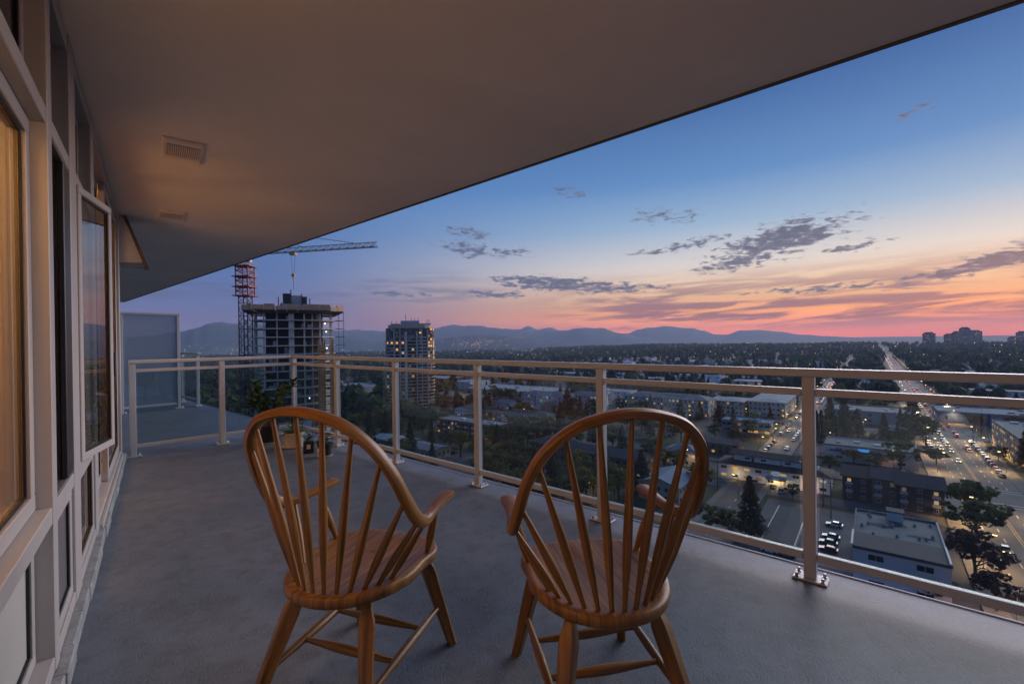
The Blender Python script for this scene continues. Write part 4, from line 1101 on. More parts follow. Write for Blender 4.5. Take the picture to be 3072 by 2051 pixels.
# ---- finished residential tower
p, an = local_frame(1229, 383)
rt = thing('residential_tower', 'older residential tower with balcony stacks and scattered lit windows', 'building', (p.x, p.y, GZ), an + R(4))
H2 = 2.72; N2 = 27
tplan = [(-20.0, -6), (-17.5, -11), (-13, -13.5), (13.5, -13.5), (18, -11), (20.2, -6), (20.2, 9), (14, 14), (-14, 14), (-20, 9)]
TW = pm('tower_concrete', (0.52, 0.40, 0.29), 0.85, 0.1, 0.2); TG = pm('tower_dark_glass', (0.065, 0.058, 0.052), 0.15, 0.3, 0.4)
MB().prism([(x_ * .965, y_ * .965) for x_, y_ in tplan], 0, N2 * H2 - 3).build('wall', TG, rt)
for f in range(1, N2):
    k = 1.0 if f < N2 - 4 else 1.0 - .035 * (f - N2 + 5)
    MB().prism([(x_ * k, y_ * k) for x_, y_ in tplan], f * H2 - .42, f * H2 + .42).build('floor_band', TW, rt)
PIER = pm('tower_pale_pier', (0.64, 0.56, 0.47), 0.8, 0.08, 0.3)
for x_, w_ in ((-4.0, 2.2), (4.8, 1.1), (13.4, .9), (-13.2, .8), (8.9, .7), (-8.6, .6)):
    MB().box(x_ - w_ / 2, x_ + w_ / 2, -14.2, -12.9, 0, N2 * H2 - (4 if w_ < 1 else 6)).build('pier', PIER, rt)
for f in range(1, N2 - 3):
    MB().box(6.0, 12.2, -15.4, -13.52, f * H2 - .3, f * H2 + .75).build('balcony', PIER, rt)
    if f % 1 == 0: MB().box(-1.6, 3.4, -14.6, -13.53, f * H2 - .25, f * H2 + .5).build('balcony', TW, rt)
wr = random.Random(9)
for f in range(0, N2 - 1):
    for x_, y_, a_ in [(-11, -13.05, 0), (-6.4, -13.05, 0), (-1, -13.05, 0), (1.6, -13.05, 0), (14.7, -12.6, R(29)), (16.6, -11.6, R(29)), (19.0, -7.9, R(66)), (-15.0, -12.1, R(-28)), (-18.2, -8.8, R(-63)), (7.6, -13.05, 0)]:
        q = wr.random(); lim = .4 if x_ > 14 and f > 14 else .06
        mt = wr.choice(LIT) if q < lim else (PANE if q < .8 else WALLC['grey'])
        if f == N2 - 6 and x_ < -5: mt = LIT[0]
        o = put_window(rt, (x_ * 1.0, y_ - .05, f * H2 + H2 * .5), a_, 1.7, 1.5, mt)
TT = N2 * H2
MB().prism([(x_ * .86, y_ * .8) for x_, y_ in tplan], TT - 3.0, TT - .2).build('penthouse', TW, rt)
MB().box(-7, 7.5, -7, 7, TT - .19, TT + 3.2).build('mechanical_room', WALLC['grey'], rt)
MB().box(8.0, 17, -8, 8, TT - .19, TT + 1.0).build('mechanical_room', TW, rt)
MB().box(-15, -8, -8, 8, TT - .19, TT + .6).build('mechanical_room', TG, rt)
for x_, h_ in ((-15, 3.0), (-11, 2.6), (-3.5, 8.5), (1, 6), (4, 5.2), (6.5, 5.6), (14, 4.5), (15.6, 4.2)): MB().bar((x_, -6, TT - .2), (x_, -6, TT + h_), .35).build('antenna', RUST, rt)

# ---- far cluster at the end of the boulevard
def far_tower(px0, px1, pytop, dist, label, seed):
    c_ = (px0 + px1) / 2; d = ray(c_, IMG_H / 2); p_ = Vector((d.x * dist, d.y * dist, 0)); rr = ray(c_, pytop); top = CAM_Z + rr.z / rr.y * dist * 1.0
    g_ = ground_z(p_.x, p_.y); h_ = top - g_; w_ = (px1 - px0) / F_PX * dist * .84
    t_ = thing('apartment_tower', label, 'building', (p_.x, p_.y, g_), math.atan2(-p_.x, p_.y) + R(3), 'distant towers on the skyline')
    MB().box(-w_ / 2, w_ / 2, -w_ / 2, w_ / 2, -2, h_ - 5).build('wall', WALLC['dark'], t_)
    n = int(h_ / 6)
    for k in range(1, n): MB().box(-w_ / 2 - .4, w_ / 2 + .4, -w_ / 2 - .4, w_ / 2 + .4, k * 5.6, k * 5.6 + .9).build('floor_band', WALLC['grey'], t_)
    MB().box(-w_ / 3, w_ / 3, -w_ / 3, w_ / 3, h_ - 4.99, h_).build('penthouse', WALLC['dark'], t_)
    r_ = random.Random(seed)
    for k in range(12): put_window(t_, (r_.uniform(-.42, .42) * w_, -w_ / 2 - .1, r_.uniform(.35, .9) * h_), 0, 2.6, 2.2, LIT[r_.randrange(4)])
far_tower(2770, 2803, 996, 2050, 'square tower standing alone left of the skyline tower group', 1)
far_tower(2834, 2862, 1000, 2300, 'shortest tower, leftmost of the skyline group', 2)
far_tower(2858, 2884, 993, 2250, 'second tower from the left in the skyline group', 3)
far_tower(2880, 2908, 981, 2200, 'tallest tower of the skyline group', 4)
far_tower(2906, 2942, 990, 2350, 'broad tower at the right of the skyline group', 5)
far_tower(3026, 3052, 1009, 2100, 'low block at the right edge of the skyline', 6)
far_tower(3052, 3085, 993, 2000, 'tower cut by the right edge of the picture', 7)
# =================================================================== BUILDINGS SEEN BELOW THE RAILING
AUTO = []      # things whose label is worked out from the landmark they stand next to in the picture
LM = [('the crane mast', 735, 1180), ('the unfinished tower', 880, 1180), ('the residential tower', 1228, 1200), ('the brick apartment block', 1395, 1290), ('the white-columned apartments', 1566, 1265), ('the big conifer', 1702, 1225),
      ('the tan-roofed store', 1520, 1165), ('the golden-lit condominium', 1990, 1215), ('the teal office', 2235, 1270), ('the motel', 2312, 1420), ('the grey shops', 2610, 1235), ('the pale shop building', 2600, 1360), ('the dark townhouses', 2680, 1480),
      ('the pink block', 2700, 1620), ('the blue mural building', 3010, 1250), ('the skyline towers', 2880, 1030), ('the lit low hill', 1440, 1035), ('the far end of the boulevard', 2645, 1060), ('the huge conifer', 2738, 1280), ('the long grey office', 2310, 1215), ('the carport', 2358, 1560), ('the left railing corner', 876, 1090)]
def project(p):
    q = _RM.inverted() @ Vector((p[0], p[1], p[2] - CAM_Z)); u, v = q.x / q.y, q.z / q.y
    c, s = math.cos(ROLL), math.sin(ROLL); return IMG_W / 2 + F_PX * (c * u - s * v), IMG_H / 2 - F_PX * (s * u + c * v)
def auto_label(o, phrase): AUTO.append((o, phrase))
ORD = ['nearest', 'second nearest', 'third nearest', 'fourth nearest', 'fifth nearest', 'sixth nearest', 'seventh nearest', 'eighth nearest', 'ninth nearest', 'tenth nearest', 'eleventh nearest', 'twelfth nearest'] + [w_ + 'th nearest' for w_ in ('thirteen', 'fourteen', 'fifteen', 'sixteen', 'seventeen', 'eighteen', 'nineteen')] + ['twentieth nearest'] + ['twenty-' + w_ + ' nearest' for w_ in ('first', 'second', 'third', 'fourth', 'fifth', 'sixth', 'seventh', 'eighth', 'ninth')]
def finish_labels():
    buckets = {}
    for o, phrase in AUTO:
        px, py = project(o.location); best = min(LM, key=lambda l: math.hypot(px - l[1], (py - l[2]) * 2.2))
        dx, dy = px - best[1], (py - best[2]) * 2.2
        rel = ('right of' if dx > 0 else 'left of') if abs(dx) > abs(dy) * .8 else ('beyond' if dy < 0 else 'in front of')
        buckets.setdefault((phrase, rel, best[0]), []).append((math.hypot(dx, dy), o))
    for (phrase, rel, lm), l in buckets.items():
        l.sort(key=lambda t: t[0])
        for i, (_, o) in enumerate(l):
            if len(l) == 1: o['label'] = '%s %s %s' % (phrase, rel, lm)
            else: o['label'] = '%s, %s %s %s' % (phrase, ORD[i] if i < len(ORD) else 'one farther out', rel, lm)
FOOT = []      # footprints (a, b, half depth, half width) so that scattered things keep clear
def B(name, label, cat, px, py, w_, d_, h, **kw):
    p = at(px, py) + GA * (d_ / 2); FOOT.append((ga(p), gb(p), d_ / 2 + 2, w_ / 2 + 2))
    return building(name, label, cat, p, w_, d_, h, **kw)
def flat_at(root, x0, x1, y0, y1, z0, z1, name, mat): return MB().box(x0, x1, y0, y1, z0, z1).build(name, mat, root)
for q_, ha_, hb_ in ((pk, 26, 18), (pk2, 10, 27), (mc, 5, 40)): FOOT.append((ga(q_), gb(q_) - (4 if q_ is pk else 0), ha_, hb_))     # keep the car parks clear of scattered trees
# pink flat-roofed block nearest the railing
c1, c2, c3, c4 = at(2558, 1637, GZ + 9), at(2874, 1725, GZ + 9), at(2829, 1580, GZ + 9), at(2547, 1519, GZ + 9)
ctr = (c1 + c2 + c3 + c4) / 4; FOOT.append((ga(ctr), gb(ctr), 17, 11))
pb = building('apartment_block', 'pale pink low block with a blue-grey flat roof just below the railing', 'building', (ctr.x, ctr.y), 17.0, 29.0, 9.0, 3, 'pink', 'flat', 'teal', lit=.0, ww_=3.0, wh=1.5, pitch=6.0, framed=True, roofbits=0)
pr = [c for c in pb.children if c.name.startswith('roof')][0]
MB().prism([(-8.7, -14.9), (8.7, -14.9), (8.7, -5.0), (-8.0, -5.0)], 9.255, 9.80).build('lower_roof', ROOFC['dark'], pr)
flat_at(pr, -8.9, -8.5, -15.0, -4.8, 9.26, 10.2, 'white_upstand', TRIM); flat_at(pr, 8.2, 8.6, -15.0, -4.9, 9.81, 10.2, 'white_upstand', TRIM)
flat_at(pr, -1.6, 1.6, 10.2, 13.4, 9.255, 11.6, 'stair_hut', TRIM); flat_at(pr, -1.9, 1.9, 9.9, 13.7, 11.601, 11.9, 'hut_roof', ROOFC['dark'])
for k in range(14):
    x_, y_ = brng.uniform(-7.5, 7.5), brng.uniform(-4, 13)
    if abs(x_) < 2.4 and y_ > 9: continue
    MB().lathe([(.30, 0), (.30, .5), (.45, .55), (.1, .8)], 8, (x_, y_, 9.255)).build('roof_vent', WALLC['concrete'], pr)
STAIN = pm('roof_ponding', (0.09, 0.11, 0.12), 0.95, 0.2, 0.5, spec=0.1)
for x_, y_, rx, ry in ((-3, 4.5, 2.6, 1.6), (4.4, 1.0, 2.8, 1.1), (0.4, 7.2, 1.8, 1.4)):
    MB().prism([(x_ + rx * math.cos(t * .52) * (1 + .2 * math.sin(3 * t)), y_ + ry * math.sin(t * .52) * (1 + .15 * math.cos(2.3 * t))) for t in range(12)], 9.2545, 9.262).build('water_stain', STAIN, pr)
# dark townhouses behind it
tk = dict(framed=True, lit=.16, ww_=1.2, wh=1.3, pitch=3.6, over=.7)
B('townhouse', 'dark townhouse with amber-lit balconies behind the pink block, left of three', 'building', 2590, 1505, 12, 13, 8.5, floors=3, wall='dark', roof='gx', rc='brown', rise=2.6, balcony=2, **tk)
B('townhouse', 'dark townhouse with amber-lit balconies behind the pink block, middle of three', 'building', 2677, 1522, 11, 13, 9.2, floors=3, wall='brown', roof='gx', rc='dark', rise=2.4, balcony=2, **tk)
B('townhouse', 'dark townhouse with amber-lit balconies behind the pink block, right of three', 'building', 2760, 1540, 12, 13, 8.6, floors=3, wall='dark', roof='gx', rc='dark', rise=2.8, balcony=2, **tk)
# carport
e1 = at(2358, 1570, GZ + 3.3); 
cpt = building('carport_shed', 'long low carport with a plain dark roof beside the parked cars', 'shed', (e1.x, e1.y), 7.2, 31, 3.0, 1, 'grey', 'gy', 'dark', rise=.5, lit=0, windows=False, over=.25); FOOT.append((ga(e1), gb(e1), 17, 5))
for x_ in (-3.92, 3.92): MB().box(x_ - .12, x_ + .12, -15.9, 15.9, 2.95, 3.42).build('fascia', TRIM, cpt)
MB().box(-3.79, 3.79, -15.95, -15.76, 2.95, 3.3).build('fascia', TRIM, cpt)
# white motel
mp = at(2312, 1456) + GA * 6.5; FOOT.append((ga(mp), gb(mp), 8, 21))
mo = building('motel', 'white motel with two rows of amber windows and dark stepped roofs', 'building', (mp.x, mp.y), 39, 13, 6.3, 2, 'white', 'hip', 'brown', rise=2.2, lit=.62, ww_=2.3, wh=1.25, pitch=4.3, framed=True, over=.8)
for x0, x1 in ((-14, -7.5), (-6.5, 3.0), (3.4, 10), (10.4, 15.5)): MB().box(x0, x1, -3.2, 3.6, 7.2, 10.0).build('upper_storey', WALLC['white'], mo)
for x0, x1 in ((-15, 2.8), (2.81, 16.3)):
    m = gable(x1 - x0, 8.0, 10.0, 1.5, .5); o = m.build('upper_roof', ROOFC['brown'], mo); o.location = ((x0 + x1) / 2, .2, 0)
for x_ in (-9, -3, 5.5, 12): put_window(mo, (x_, -3.2, 8.8), 0, 2.0, 1.0, PANE, True)
MB().box(-1.4, 5.6, -9.4, -6.6, 3.1, 3.9).build('entrance_canopy', WALLC['grey'], mo)
for x_ in (-1.0, 5.2): MB().bar((x_, -9.1, 0), (x_, -9.1, 3.1), .4).build('canopy_post', WALLC['white'], mo)
SIGNW = glow('sign_white', (.9, .92, 1.0), .25)
sg = MB(); sg.v = []; sg.tube([(2.0, -7.42, 5.2), (2.0, -7.30, 5.2)], 1, 20, True, None, [(Vector((1.7, 0, 0)), Vector((0, 0, .85)))] * 2); sg.build('oval_sign', SIGNW, mo)
def letters(txt, size, parent, loc, mat, rot=(math.pi / 2, 0, 0), name='lettering'):
    cu = bpy.data.curves.new('lettering', 'FONT'); cu.body = txt; cu.size = size; cu.extrude = .02; cu.align_x = 'CENTER'; cu.align_y = 'CENTER'
    tmp = bpy.data.objects.new('tmp', cu); COL.objects.link(tmp); bpy.context.view_layer.update()
    me = bpy.data.meshes.new_from_object(tmp); bpy.data.objects.remove(tmp); bpy.data.curves.remove(cu)
    me.materials.clear(); me.materials.append(mat); o = link(name, me, parent, loc); o.rotation_euler = rot; return o
for x_, w_ in ((2.0, 900), (-12, 350), (13, 350)):
    ld = bpy.data.lights.new('porch_light', 'POINT'); ld.energy = w_; ld.color = (1.0, .62, .25); ld.shadow_soft_size = .3
    lo = bpy.data.objects.new('porch_light', ld); COL.objects.link(lo); lo.parent = mo; lo.location = (x_, -9.0, 2.7)
letters('Inn', 1.0, mo, (2.0, -7.46, 5.2), WALLC['dark'])
letters('525', 1.5, mo, (2.2, -9.45, 3.5), SIGNW)
# mid-distance apartments and shops, left to right
ap = dict(pitch=3.0, ww_=1.35, wh=1.25)
B('apartment_block', 'long brick apartment block with a weathered grey roof behind the trees', 'building', 1395, 1312, 50, 15, 9, floors=3, wall='brick', roof='flat', rc='grey', lit=.22, balcony=1, roofbits=10, **ap)
B('apartment_block', 'apartment block with a dark hipped roof and white columns in front', 'building', 1566, 1288, 42, 17, 9, floors=3, wall='grey', roof='hip', rc='dark', rise=2.4, lit=.35, balcony=1, pil=7, **ap)
B('condominium', 'white condominium with bright columns left of the big dark conifer', 'building', 1628, 1228, 44, 16, 12, floors=4, wall='white', roof='hip', rc='grey', rise=3, lit=.45, balcony=2, pil=9, **ap)
B('condominium', 'white condominium right of the big dark conifer', 'building', 1752, 1228, 30, 15, 12, floors=4, wall='white', roof='hip', rc='grey', rise=2.8, lit=.4, balcony=2, pil=6, **ap)
B('condominium', 'blue-white condominium with an orange-lit corner above the right chair', 'building', 1846, 1214, 28, 16, 12, floors=4, wall='white', roof='flat', rc='pale', lit=.4, balcony=1, pil=5, **ap)
B('condominium', 'long condominium with golden facade lighting above the right chair', 'building', 1992, 1242, 66, 20, 12.5, floors=4, wall='cream', roof='hip', rc='grey', rise=3, lit=.55, balcony=2, pil=14, **ap)
B('warehouse', 'very large low store with a pale tan roof in the middle distance', 'building', 1500, 1196, 100, 55, 8, floors=1, wall='tan', roof='flat', rc='pale', lit=.05, roofbits=12, pitch=14, ww_=4, wh=2)
B('office_building', 'tan three-storey building with a pale flat hip roof left of the side street', 'building', 2178, 1243, 24, 26, 10.5, floors=3, wall='cream', roof='hip', rc='pale', rise=1.2, lit=.3, over=1.2, **ap)
B('office_building', 'long grey building with two pale roof slopes beside the side street', 'building', 2300, 1250, 24, 62, 11, floors=3, wall='cream', roof='hip', rc='pale', rise=1.4, lit=.25, over=1.2, **ap)
tl = B('office_building', 'teal low office with oval skylights and a lit upper window band', 'building', 2235, 1301, 27, 15, 7.2, floors=2, wall='teal', roof='flat', rc='blue', lit=.35, roofbits=1, pitch=3.0, ww_=2.4, wh=1.4)
for x_ in (-6, 0, 6):
    MB().tube([(x_ - 2.4, -1 + .2 * x_, 7.6), (x_, -1.2 + .2 * x_, 8.1), (x_ + 2.4, -1.4 + .2 * x_, 7.6)], [.5, .9, .5], 8).build('skylight', WALLC['white'], tl, True)
B('house', 'tan house with a grey hip roof seen through the right chair back', 'house', 2040, 1395, 15, 12, 6.2, floors=2, wall='cream', roof='hip', rc='grey', lit=.15, **ap)
B('house', 'dark flat roofed house left of the motel', 'house', 2150, 1362, 20, 12, 5.5, floors=2, wall='brown', roof='gx', rc='dark', lit=.15, rise=1.6, **ap)
B('townhouse', 'long townhouse with a dark blue roof behind the right chair', 'building', 1815, 1418, 34, 13, 7.5, floors=2, wall='brown', roof='gx', rc='dark', lit=.15, **ap)
B('townhouse', 'dark roofed townhouse between leafy trees left of the right chair', 'building', 1665, 1378, 30, 14, 7.0, floors=2, wall='brown', roof='hip', rc='dark', lit=.15, **ap)
B('house', 'house with a grey gabled roof and white edge behind the right chair', 'house', 1975, 1503, 15, 20, 6.0, floors=2, wall='tan', roof='gy', rc='blue', lit=.1, **ap)
B('shed', 'low building with a light metal roof left of the railing post', 'building', 1160, 1345, 26, 12, 4.5, floors=1, wall='grey', roof='gx', rc='pale', rise=1.5, lit=.05, **ap)
B('shed', 'low grey roofed garage beside the small car park', 'building', 1255, 1372, 22, 12, 4.5, floors=1, wall='tan', roof='gx', rc='grey', rise=1.2, lit=.1, **ap)
B('podium', 'low tan podium at the foot of the residential tower', 'building', 1325, 1226, 26, 18, 12, floors=3, wall='tan', roof='hip', rc='grey', lit=.1, **ap)
B('house', 'house with a white gable below the residential tower', 'house', 1385, 1250, 15, 12, 6, floors=2, wall='white', roof='gy', rc='dark', lit=.2, **ap)
B('house', 'pale house with a tan hip roof right of the residential tower', 'house', 1400, 1212, 34, 18, 6, floors=2, wall='cream', roof='hip', rc='grey', lit=.15, **ap)
B('house', 'red trimmed house with small bright windows right of the white gable', 'house', 1455, 1262, 14, 12, 7, floors=2, wall='brick', roof='gx', rc='dark', lit=.6, **ap)
# right of the side street
B('store_building', 'grey block of shops with round wall lamps behind dark conifers', 'building', 2610, 1272, 50, 30, 8, floors=2, wall='grey', roof='flat', rc='grey', lit=.08, roofbits=8, pitch=7, ww_=2.2, wh=1.2)
bl = B('store_building', 'pale flat roofed shop building with a bright blue window', 'building', 2608, 1393, 34, 20, 7.0, floors=2, wall='pink', roof='flat', rc='teal', lit=.05, roofbits=5, pitch=9, ww_=2.6, wh=1.2)
MB().box(-15, 8, -10.6, -10.02, 4.6, 5.4).build('awning', WALLC['blue'], bl); put_window(bl, (-2, -10.1, 5.9), 0, 4.2, 1.6, glow('blue_screen', (.08, .32, .9), .8))
B('condominium', 'condominium with yellow balcony lights at the right edge beyond the boulevard', 'building', 3215, 1425, 30, 56, 13, floors=4, wall='cream', roof='flat', rc='grey', lit=.6, balcony=1, **ap)
bs = B('store_building', 'low shop building with a blue mural wall right of the boulevard', 'building', 3040, 1284, 70, 34, 7.5, floors=1, wall='blue', roof='flat', rc='blue', lit=.05, roofbits=9, pitch=11, ww_=4, wh=2)
for k in range(6): MB().box(-30 + k * 10.5, -22 + k * 10.5, -17.12, -17.02, 1.5, 5.8).build('mural_panel', [WALLC['blue'], pm('mural_red', (.30, .05, .06), .7), pm('mural_sky', (.10, .24, .42), .7)][k % 3], bs)
B('store_building', 'grey low shops behind the blue mural building', 'building', 3010, 1238, 80, 30, 7, floors=1, wall='grey', roof='flat', rc='pale', lit=.12, roofbits=8, pitch=9, ww_=4, wh=2)

# =================================================================== SCATTERED BUILDINGS FURTHER OUT
def free(a_, b_, ha, hb, pad=1.0):
    if abs(b_ - BV_B) < BW + 5.5 + hb or abs(b_ - ST_B) < SW + 4 + hb: return False
    for c in CROSS:
        if abs(a_ - c) < 7.5 + ha and b_ > ST_B - 420: return False
    for (fa, fb, fha, fhb) in FOOT:
        if abs(a_ - fa) < ha + fha + pad and abs(b_ - fb) < hb + fhb + pad: return False
    return True
def in_view(p, margin=60):
    if p.y < 40: return False
    px = IMG_W / 2 + F_PX * p.x / p.y; return -200 + margin < px < 3072 + 220
srng = random.Random(77)
n_house = n_store = 0
wcol = ['white', 'cream', 'tan', 'grey', 'brown', 'pink']; rcol = ['dark', 'grey', 'brown', 'dark', 'blue']
cname = {'white': 'white', 'cream': 'cream', 'tan': 'tan', 'grey': 'grey', 'brown': 'brown', 'pink': 'pinkish', 'dark': 'dark', 'brick': 'brick', 'teal': 'teal', 'blue': 'blue'}
tries = 0
while n_store < 62 and tries < 4000:
    tries += 1
    a_ = srng.uniform(250, 1150); b_ = srng.uniform(-560, 420)
    p = gp(a_, b_); r_ = p.length
    if not in_view(p): continue
    az_ = math.degrees(math.atan2(p.x, p.y))
    if az_ < 5 and srng.random() < .7: continue
    w_, d_, h = srng.uniform(22, 62), srng.uniform(16, 40), srng.uniform(5, 9)
    if not free(a_, b_, d_ / 2, w_ / 2, 5): continue
    FOOT.append((a_, b_, d_ / 2 + 2, w_ / 2 + 2)); n_store += 1
    wc = srng.choice(wcol); rc = srng.choice(['pale', 'grey', 'pale', 'blue', 'grey'])
    side_ = 'right of the boulevard' if b_ > BV_B else ('between the boulevard and the side street' if b_ > ST_B else ('left of the side street' if az_ > 4 else 'in the valley near the towers'))
    bb = building('commercial_building', 'low commercial building', 'building', p, w_, d_, h, floors=1 if h < 6.5 else 2, wall=wc, roof='flat', rc=rc,
             lit=.12, pitch=8, ww_=2.6, wh=1.2, roofbits=3, side=False, group='low commercial buildings of the middle distance')
    auto_label(bb, '%s low building with %s flat roof' % (cname[wc], {'pale': 'pale', 'grey': 'grey', 'blue': 'blue-grey'}[rc]))
tries = 0
while n_house < 205 and tries < 9000:
    tries += 1
    a_ = srng.uniform(150, 1250); b_ = srng.uniform(-900, 520); p = gp(a_, b_)
    if not in_view(p): continue
    r_ = p.length
    if r_ < 190: continue
    w_, d_ = srng.uniform(10, 17), srng.uniform(9, 13)
    if not free(a_, b_, d_ / 2, w_ / 2, 3.0): continue
    FOOT.append((a_, b_, d_ / 2 + 1, w_ / 2 + 1)); n_house += 1
    wc, rc = srng.choice(wcol), srng.choice(rcol); az_ = math.degrees(math.atan2(p.x, p.y))
    zone = 'far right beyond the boulevard' if b_ > BV_B else ('between the boulevard and the side street' if b_ > ST_B else ('behind the right chair' if az_ > 2 else ('between the chairs and the residential tower' if az_ > -14 else 'down in the valley left of the towers')))
    bb = building('house', 'house among trees', 'house', p, w_, d_, srng.uniform(5, 7), floors=2, wall=wc, roof=srng.choice(['gx', 'gy', 'hip']), rc=rc, rise=srng.uniform(1.8, 3),
             lit=.13, pitch=5, ww_=1.3, wh=1.1, side=False, group='houses among the trees')
    auto_label(bb, '%s house with %s pitched roof' % (cname[wc], {'blue': 'blue-grey'}.get(rc, rc)))

# =================================================================== TREES
def leaf_cloud(centres, n, rad, size, seed, mat_pick=None, droop=0.0):
    """leaf-sized faces spread through clumps; returns an MB with material indices"""
    r_ = random.Random(seed); m_ = MB()
    for i in range(n):
        c, cr_, mi = centres[r_.randrange(len(centres))]
        while True:
            d = Vector((r_.uniform(-1, 1), r_.uniform(-1, 1), r_.uniform(-1, 1)))
            if .15 < d.length < 1: break
        d = d.normalized() * (d.length ** .45)
        p = Vector(c) + Vector((d.x * cr_, d.y * cr_, d.z * cr_ * .8))
        nrm = (d + Vector((r_.uniform(-.7, .7), r_.uniform(-.7, .7), r_.uniform(-.3, .9)))).normalized()
        u = nrm.cross(Vector((r_.uniform(-1, 1), r_.uniform(-1, 1), r_.uniform(-1, 1)))).normalized(); v = nrm.cross(u); s_ = size * r_.uniform(.6, 1.3)
        k = len(m_.v); m_.v += [p - u * s_ * .5, p + v * s_ * .33, p + u * s_ * .5, p - v * s_ * .33 + nrm * s_ * .15]
        m_.cur = mi; m_.face([k, k + 1, k + 2, k + 3])
    return m_
def leaf_mat(name, col):
    m_ = pm(name, col, 0.75, 0.45, 0.9); t = NT(m_.node_tree); p = t.n['Principled BSDF']; o = [n for n in t.n if n.type == 'OUTPUT_MATERIAL'][0]
    tl_ = t.new('ShaderNodeBsdfTranslucent'); t.l.new(p.inputs['Base Color'].links[0].from_socket, tl_.inputs[0])
    mx = t.new('ShaderNodeMixShader'); mx.inputs[0].default_value = 0.45; t.l.new(p.outputs[0], mx.inputs[1]); t.l.new(tl_.outputs[0], mx.inputs[2]); t.l.new(mx.outputs[0], o.inputs[0])
    return m_
G1 = [leaf_mat('leaf_green', (0.10, 0.135, 0.045)), leaf_mat('leaf_green_dark', (0.060, 0.090, 0.036))]
G2 = [leaf_mat('leaf_olive', (0.17, 0.165, 0.035)), leaf_mat('leaf_olive_dark', (0.10, 0.11, 0.032))]
G3 = [leaf_mat('leaf_purple', (0.065, 0.036, 0.042)), leaf_mat('leaf_purple_dark', (0.024, 0.018, 0.022))]
G4 = [leaf_mat('needle_green', (0.038, 0.062, 0.042)), leaf_mat('needle_dark', (0.024, 0.042, 0.032))]
BARK = pm('bark', (0.055, 0.042, 0.034), 0.95, 0.3, 2.0)
def broad_tree(seed, mats, n=1700, flat_=1.0):
    """unit tree: height 1, crown radius about 0.42"""
    r_ = random.Random(seed); cs = []; tm = MB(); tips = []
    for k in range(28):
        a_ = r_.random() * 6.283; rr = .39 * math.sqrt(r_.random()); z = .40 + .50 * r_.random() * flat_
        rr *= math.sqrt(max(.15, 1 - ((z - .6) / .42) ** 2)); cs.append(((math.cos(a_) * rr, math.sin(a_) * rr, z), r_.uniform(.05, .125), 0 if r_.random() < .55 else 1)); tips.append(cs[-1][0])
    cs.append(((0, 0, .86 * (.5 + .5 * flat_)), .12, 0))
    tm.tube([(0, 0, -.02), (.005, .004, .18), (.0, .01, .36), (.01, 0, .62)], [.028, .022, .018, .008], 7)
    for c in tips[:8]:
        z0 = r_.uniform(.22, .42); tm.tube([(0, 0, z0), (c[0] * .5, c[1] * .5, (z0 + c[2]) / 2 - .02), c], [.012, .008, .003], 5)
    return leaf_cloud(cs, n, .15, .064, seed).mesh('crown', mats), tm.mesh('trunk', BARK, True, 80)
def conifer(seed, mats, n=1500, wide=.17):
    r_ = random.Random(seed); m_ = MB()
    for i in range(n):
        t = r_.random() ** .8; z = .10 + .90 * t; R_ = wide * (1 - t) ** .85 * (1 + .22 * math.sin(z * 46 + r_.random())) + .008
        a_ = r_.random() * 6.283; rr = R_ * math.sqrt(r_.uniform(.25, 1.05)); p = Vector((math.cos(a_) * rr, math.sin(a_) * rr, z - rr * .35))
        out = Vector((math.cos(a_), math.sin(a_), -.45)).normalized(); sd_ = out.cross(Vector((0, 0, 1))).normalized(); s_ = .05 * r_.uniform(.6, 1.3) * (1 - .5 * t)
        k = len(m_.v); m_.v += [p - out * s_ * .6, p + sd_ * s_ * .45, p + out * s_, p - sd_ * s_ * .45 + Vector((0, 0, .01))]; m_.cur = 0 if r_.random() < .5 else 1; m_.face([k, k + 1, k + 2, k + 3])
    tm = MB().tube([(0, 0, -.02), (0, 0, .5), (0, 0, .97)], [.02, .012, .002], 7)
    return m_.mesh('crown', mats), tm.mesh('trunk', BARK, True, 80)
TREES = {'green': [broad_tree(s_, G1) for s_ in (1, 2, 3)], 'olive': [broad_tree(s_, G2) for s_ in (4, 5)], 'purple': [broad_tree(s_, G3) for s_ in (6,)], 'umbrella': [broad_tree(s_, G1, 1900, .6) for s_ in (8, 9)],
         'conifer': [conifer(s_, G4, 1500, w_) for s_, w_ in ((1, .17), (2, .22), (3, .19))]}
n_tree = 0
def tree(kind, p, h, label, group=None, wide=1.0):
    global n_tree
    cr_, tk_ = srng.choice(TREES[kind]); n_tree += 1
    nm = 'conifer_tree' if kind == 'conifer' else 'leafy_tree'
    t_ = thing(nm, label, 'tree', (p[0], p[1], p[2] if len(p) > 2 else GZ), srng.random() * 6.283, group)
    t_.scale = (h * wide, h * wide, h)
    link('trunk', tk_, t_); link('crown', cr_, t_); return t_
